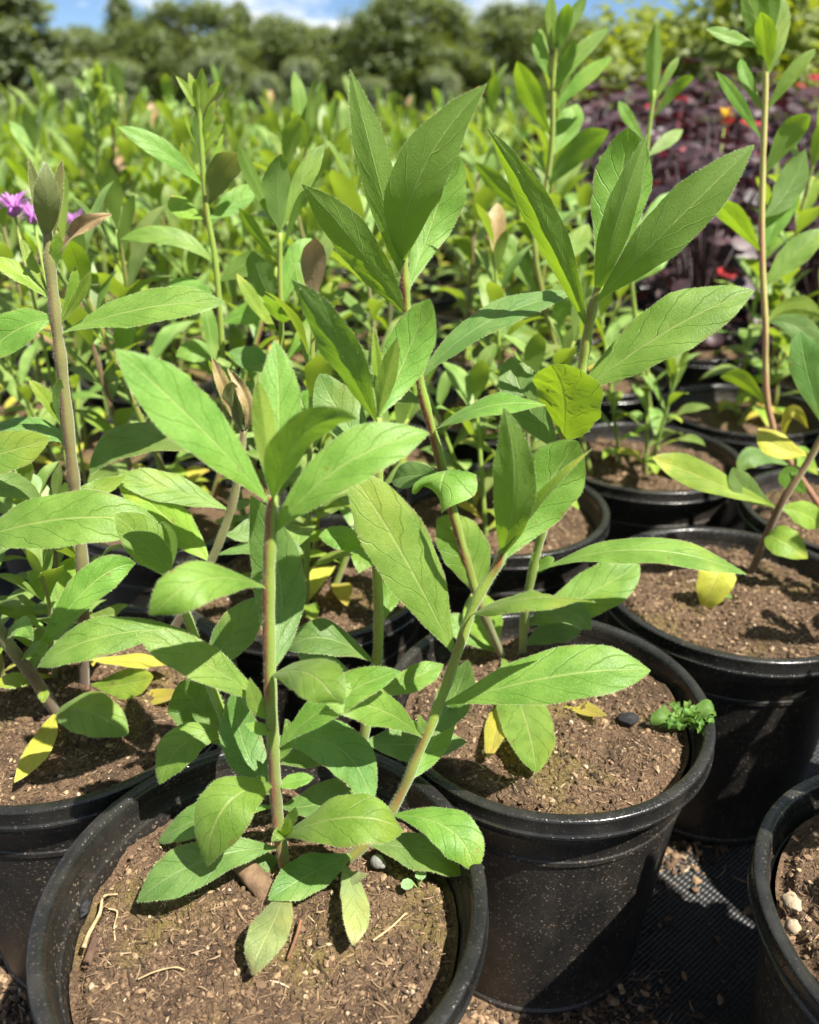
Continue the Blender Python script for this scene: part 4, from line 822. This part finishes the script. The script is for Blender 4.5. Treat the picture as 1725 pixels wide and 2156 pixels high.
bushes('dock_weed', [RB], [(-2.4, 11.5, 0, 1.0), (-1.5, 12.0, 0, 1.1), (-.9, 11.4, 0, .9)], 'rusty brown seeding weed clump in the meadow', 'weed', 'rusty weeds in the meadow')
def tree_meshes(sd, n, mat, shape):
    rr = random.Random(sd); cl = []; H = 6.0
    for i in range(110):
        t = rr.random(); a = rr.uniform(0, 6.28)
        if shape == 'round': z = H*(.06 + .94*t); rad = 2.3*math.sqrt(max(0, 1 - ((t - .45)/.62)**2))
        elif shape == 'cone': z = H*(.03 + .97*t); rad = 1.7*(1 - t)**.8 + .12
        else: z = H*(.04 + .96*t); rad = 2.0*(1 - .55*t)*(.75 + .25*math.sin(t*9))
        d = rad*(.45 + .55*rr.random()); cl.append((V((math.cos(a)*d, math.sin(a)*d, z)), rr.uniform(.45, .9)*(1 if shape != 'cone' else .6)))
    def fn():
        c, r = rr.choice(cl); d = V((rr.gauss(0, 1), rr.gauss(0, 1), rr.gauss(0, .8))).normalized(); return c + d*r*rr.random()**.5, d
    b = MB(); leafcloud(b, fn, n, .17, rr, .5); crown = b.mesh('crown', MAT[mat]); b = MB()
    tube(b, catmull([V((0, 0, -.1)), V((.1, 0, H*.35)), V((-.05, .1, H*.65)), V((0, 0, H*.93))], 5), .16, .03, 8); tr_ = b.mesh('trunk', MAT['trunk']); b = MB()
    for c, r in cl[::3]: tube(b, catmull([V((0, 0, c.z*.55)), V((c.x*.5, c.y*.5, c.z*.85)), c], 3), .05, .015, 5)
    return crown, tr_, b.mesh('limbs', MAT['trunk'])
TM = {'r1': tree_meshes(1, 20000, 'leaf_tree', 'round'), 'r2': tree_meshes(2, 20000, 'leaf_tree', 'round'), 'c': tree_meshes(3, 11000, 'leaf_tree', 'cone'), 'w1': tree_meshes(4, 20000, 'leaf_willow', 'wide'), 'cw': tree_meshes(6, 16000, 'leaf_willow', 'cone'), 'w2': tree_meshes(5, 20000, 'leaf_willow', 'wide')}
def tree(px, top, Y, kind, wide, label, group=None):
    c = at(px, 240, Y); H = at(px, top, Y).z; o = thing('tree', label, 'tree', (c.x, Y, -.01), rf.uniform(0, 6.28), group); s = H/6.1; o.scale = (s*wide*1.35, s*wide*1.35, s)
    cr_, tr_, li = TM[kind]; obj('trunk', tr_, o); obj('limbs', li, o); obj('crown', cr_, o)
tree(45, -70, 34, 'cw', 1.75, 'tall grey green tree at the left end of the tree line'); tree(122, 70, 36, 'w2', .9, 'lower grey green tree beside the tall grey green one')
tree(200, 62, 48, 'r1', .8, 'small dark tree in the gap under open blue sky'); tree(282, -14, 52, 'c', .8, 'pointed dark tree rising beside the blue gap')
tree(415, 8, 46, 'r2', 1.05, 'broad rounded tree with a bright green crown'); tree(522, 2, 50, 'c', .7, 'narrow conifer spire among rounded trees')
for k_, (x_, t_, kd, w_) in enumerate(((330, 48, 'r1', .9), (590, 40, 'r1', .9), (660, 58, 'r2', .9), (735, 64, 'r1', .9), (980, 60, 'r2', .8), (1180, 40, 'r1', .9), (1260, 60, 'r2', 1), (1360, 50, 'r1', 1), (1480, 60, 'r2', 1), (1620, 50, 'r1', 1), (1740, 60, 'r2', 1), (-60, 20, 'r2', 1))):
    tree(x_, t_, 47 + (k_ % 3)*4, kd, w_, 'mid green rounded tree in the far tree line', 'rounded trees of the far tree line')
for k_ in range(13): tree(-40 + k_*125, 78 + (k_*37) % 22, 62, ('r1', 'r2')[k_ % 2], 1.5, 'mid green rounded tree in the far tree line', 'rounded trees of the far tree line')
tree(800, 22, 45, 'r1', .9, 'dark domed tree left half of the tallest clump'); tree(880, -8, 46, 'r2', 1.15, 'tallest dark domed tree near the middle of tree line'); tree(1080, 14, 48, 'r1', 1.0, 'dark domed tree behind the tufted upright plant')
for x_, t_ in ((150, 168), (262, 132), (455, 112), (560, 160), (640, 128), (790, 168), (930, 150), (1065, 165)):
    tree(x_, t_, 27 + (x_ % 7), 'w1' if x_ % 20 else 'w2', 1.15, 'grey green willow bush before the far trees', 'willow bushes before the far trees')
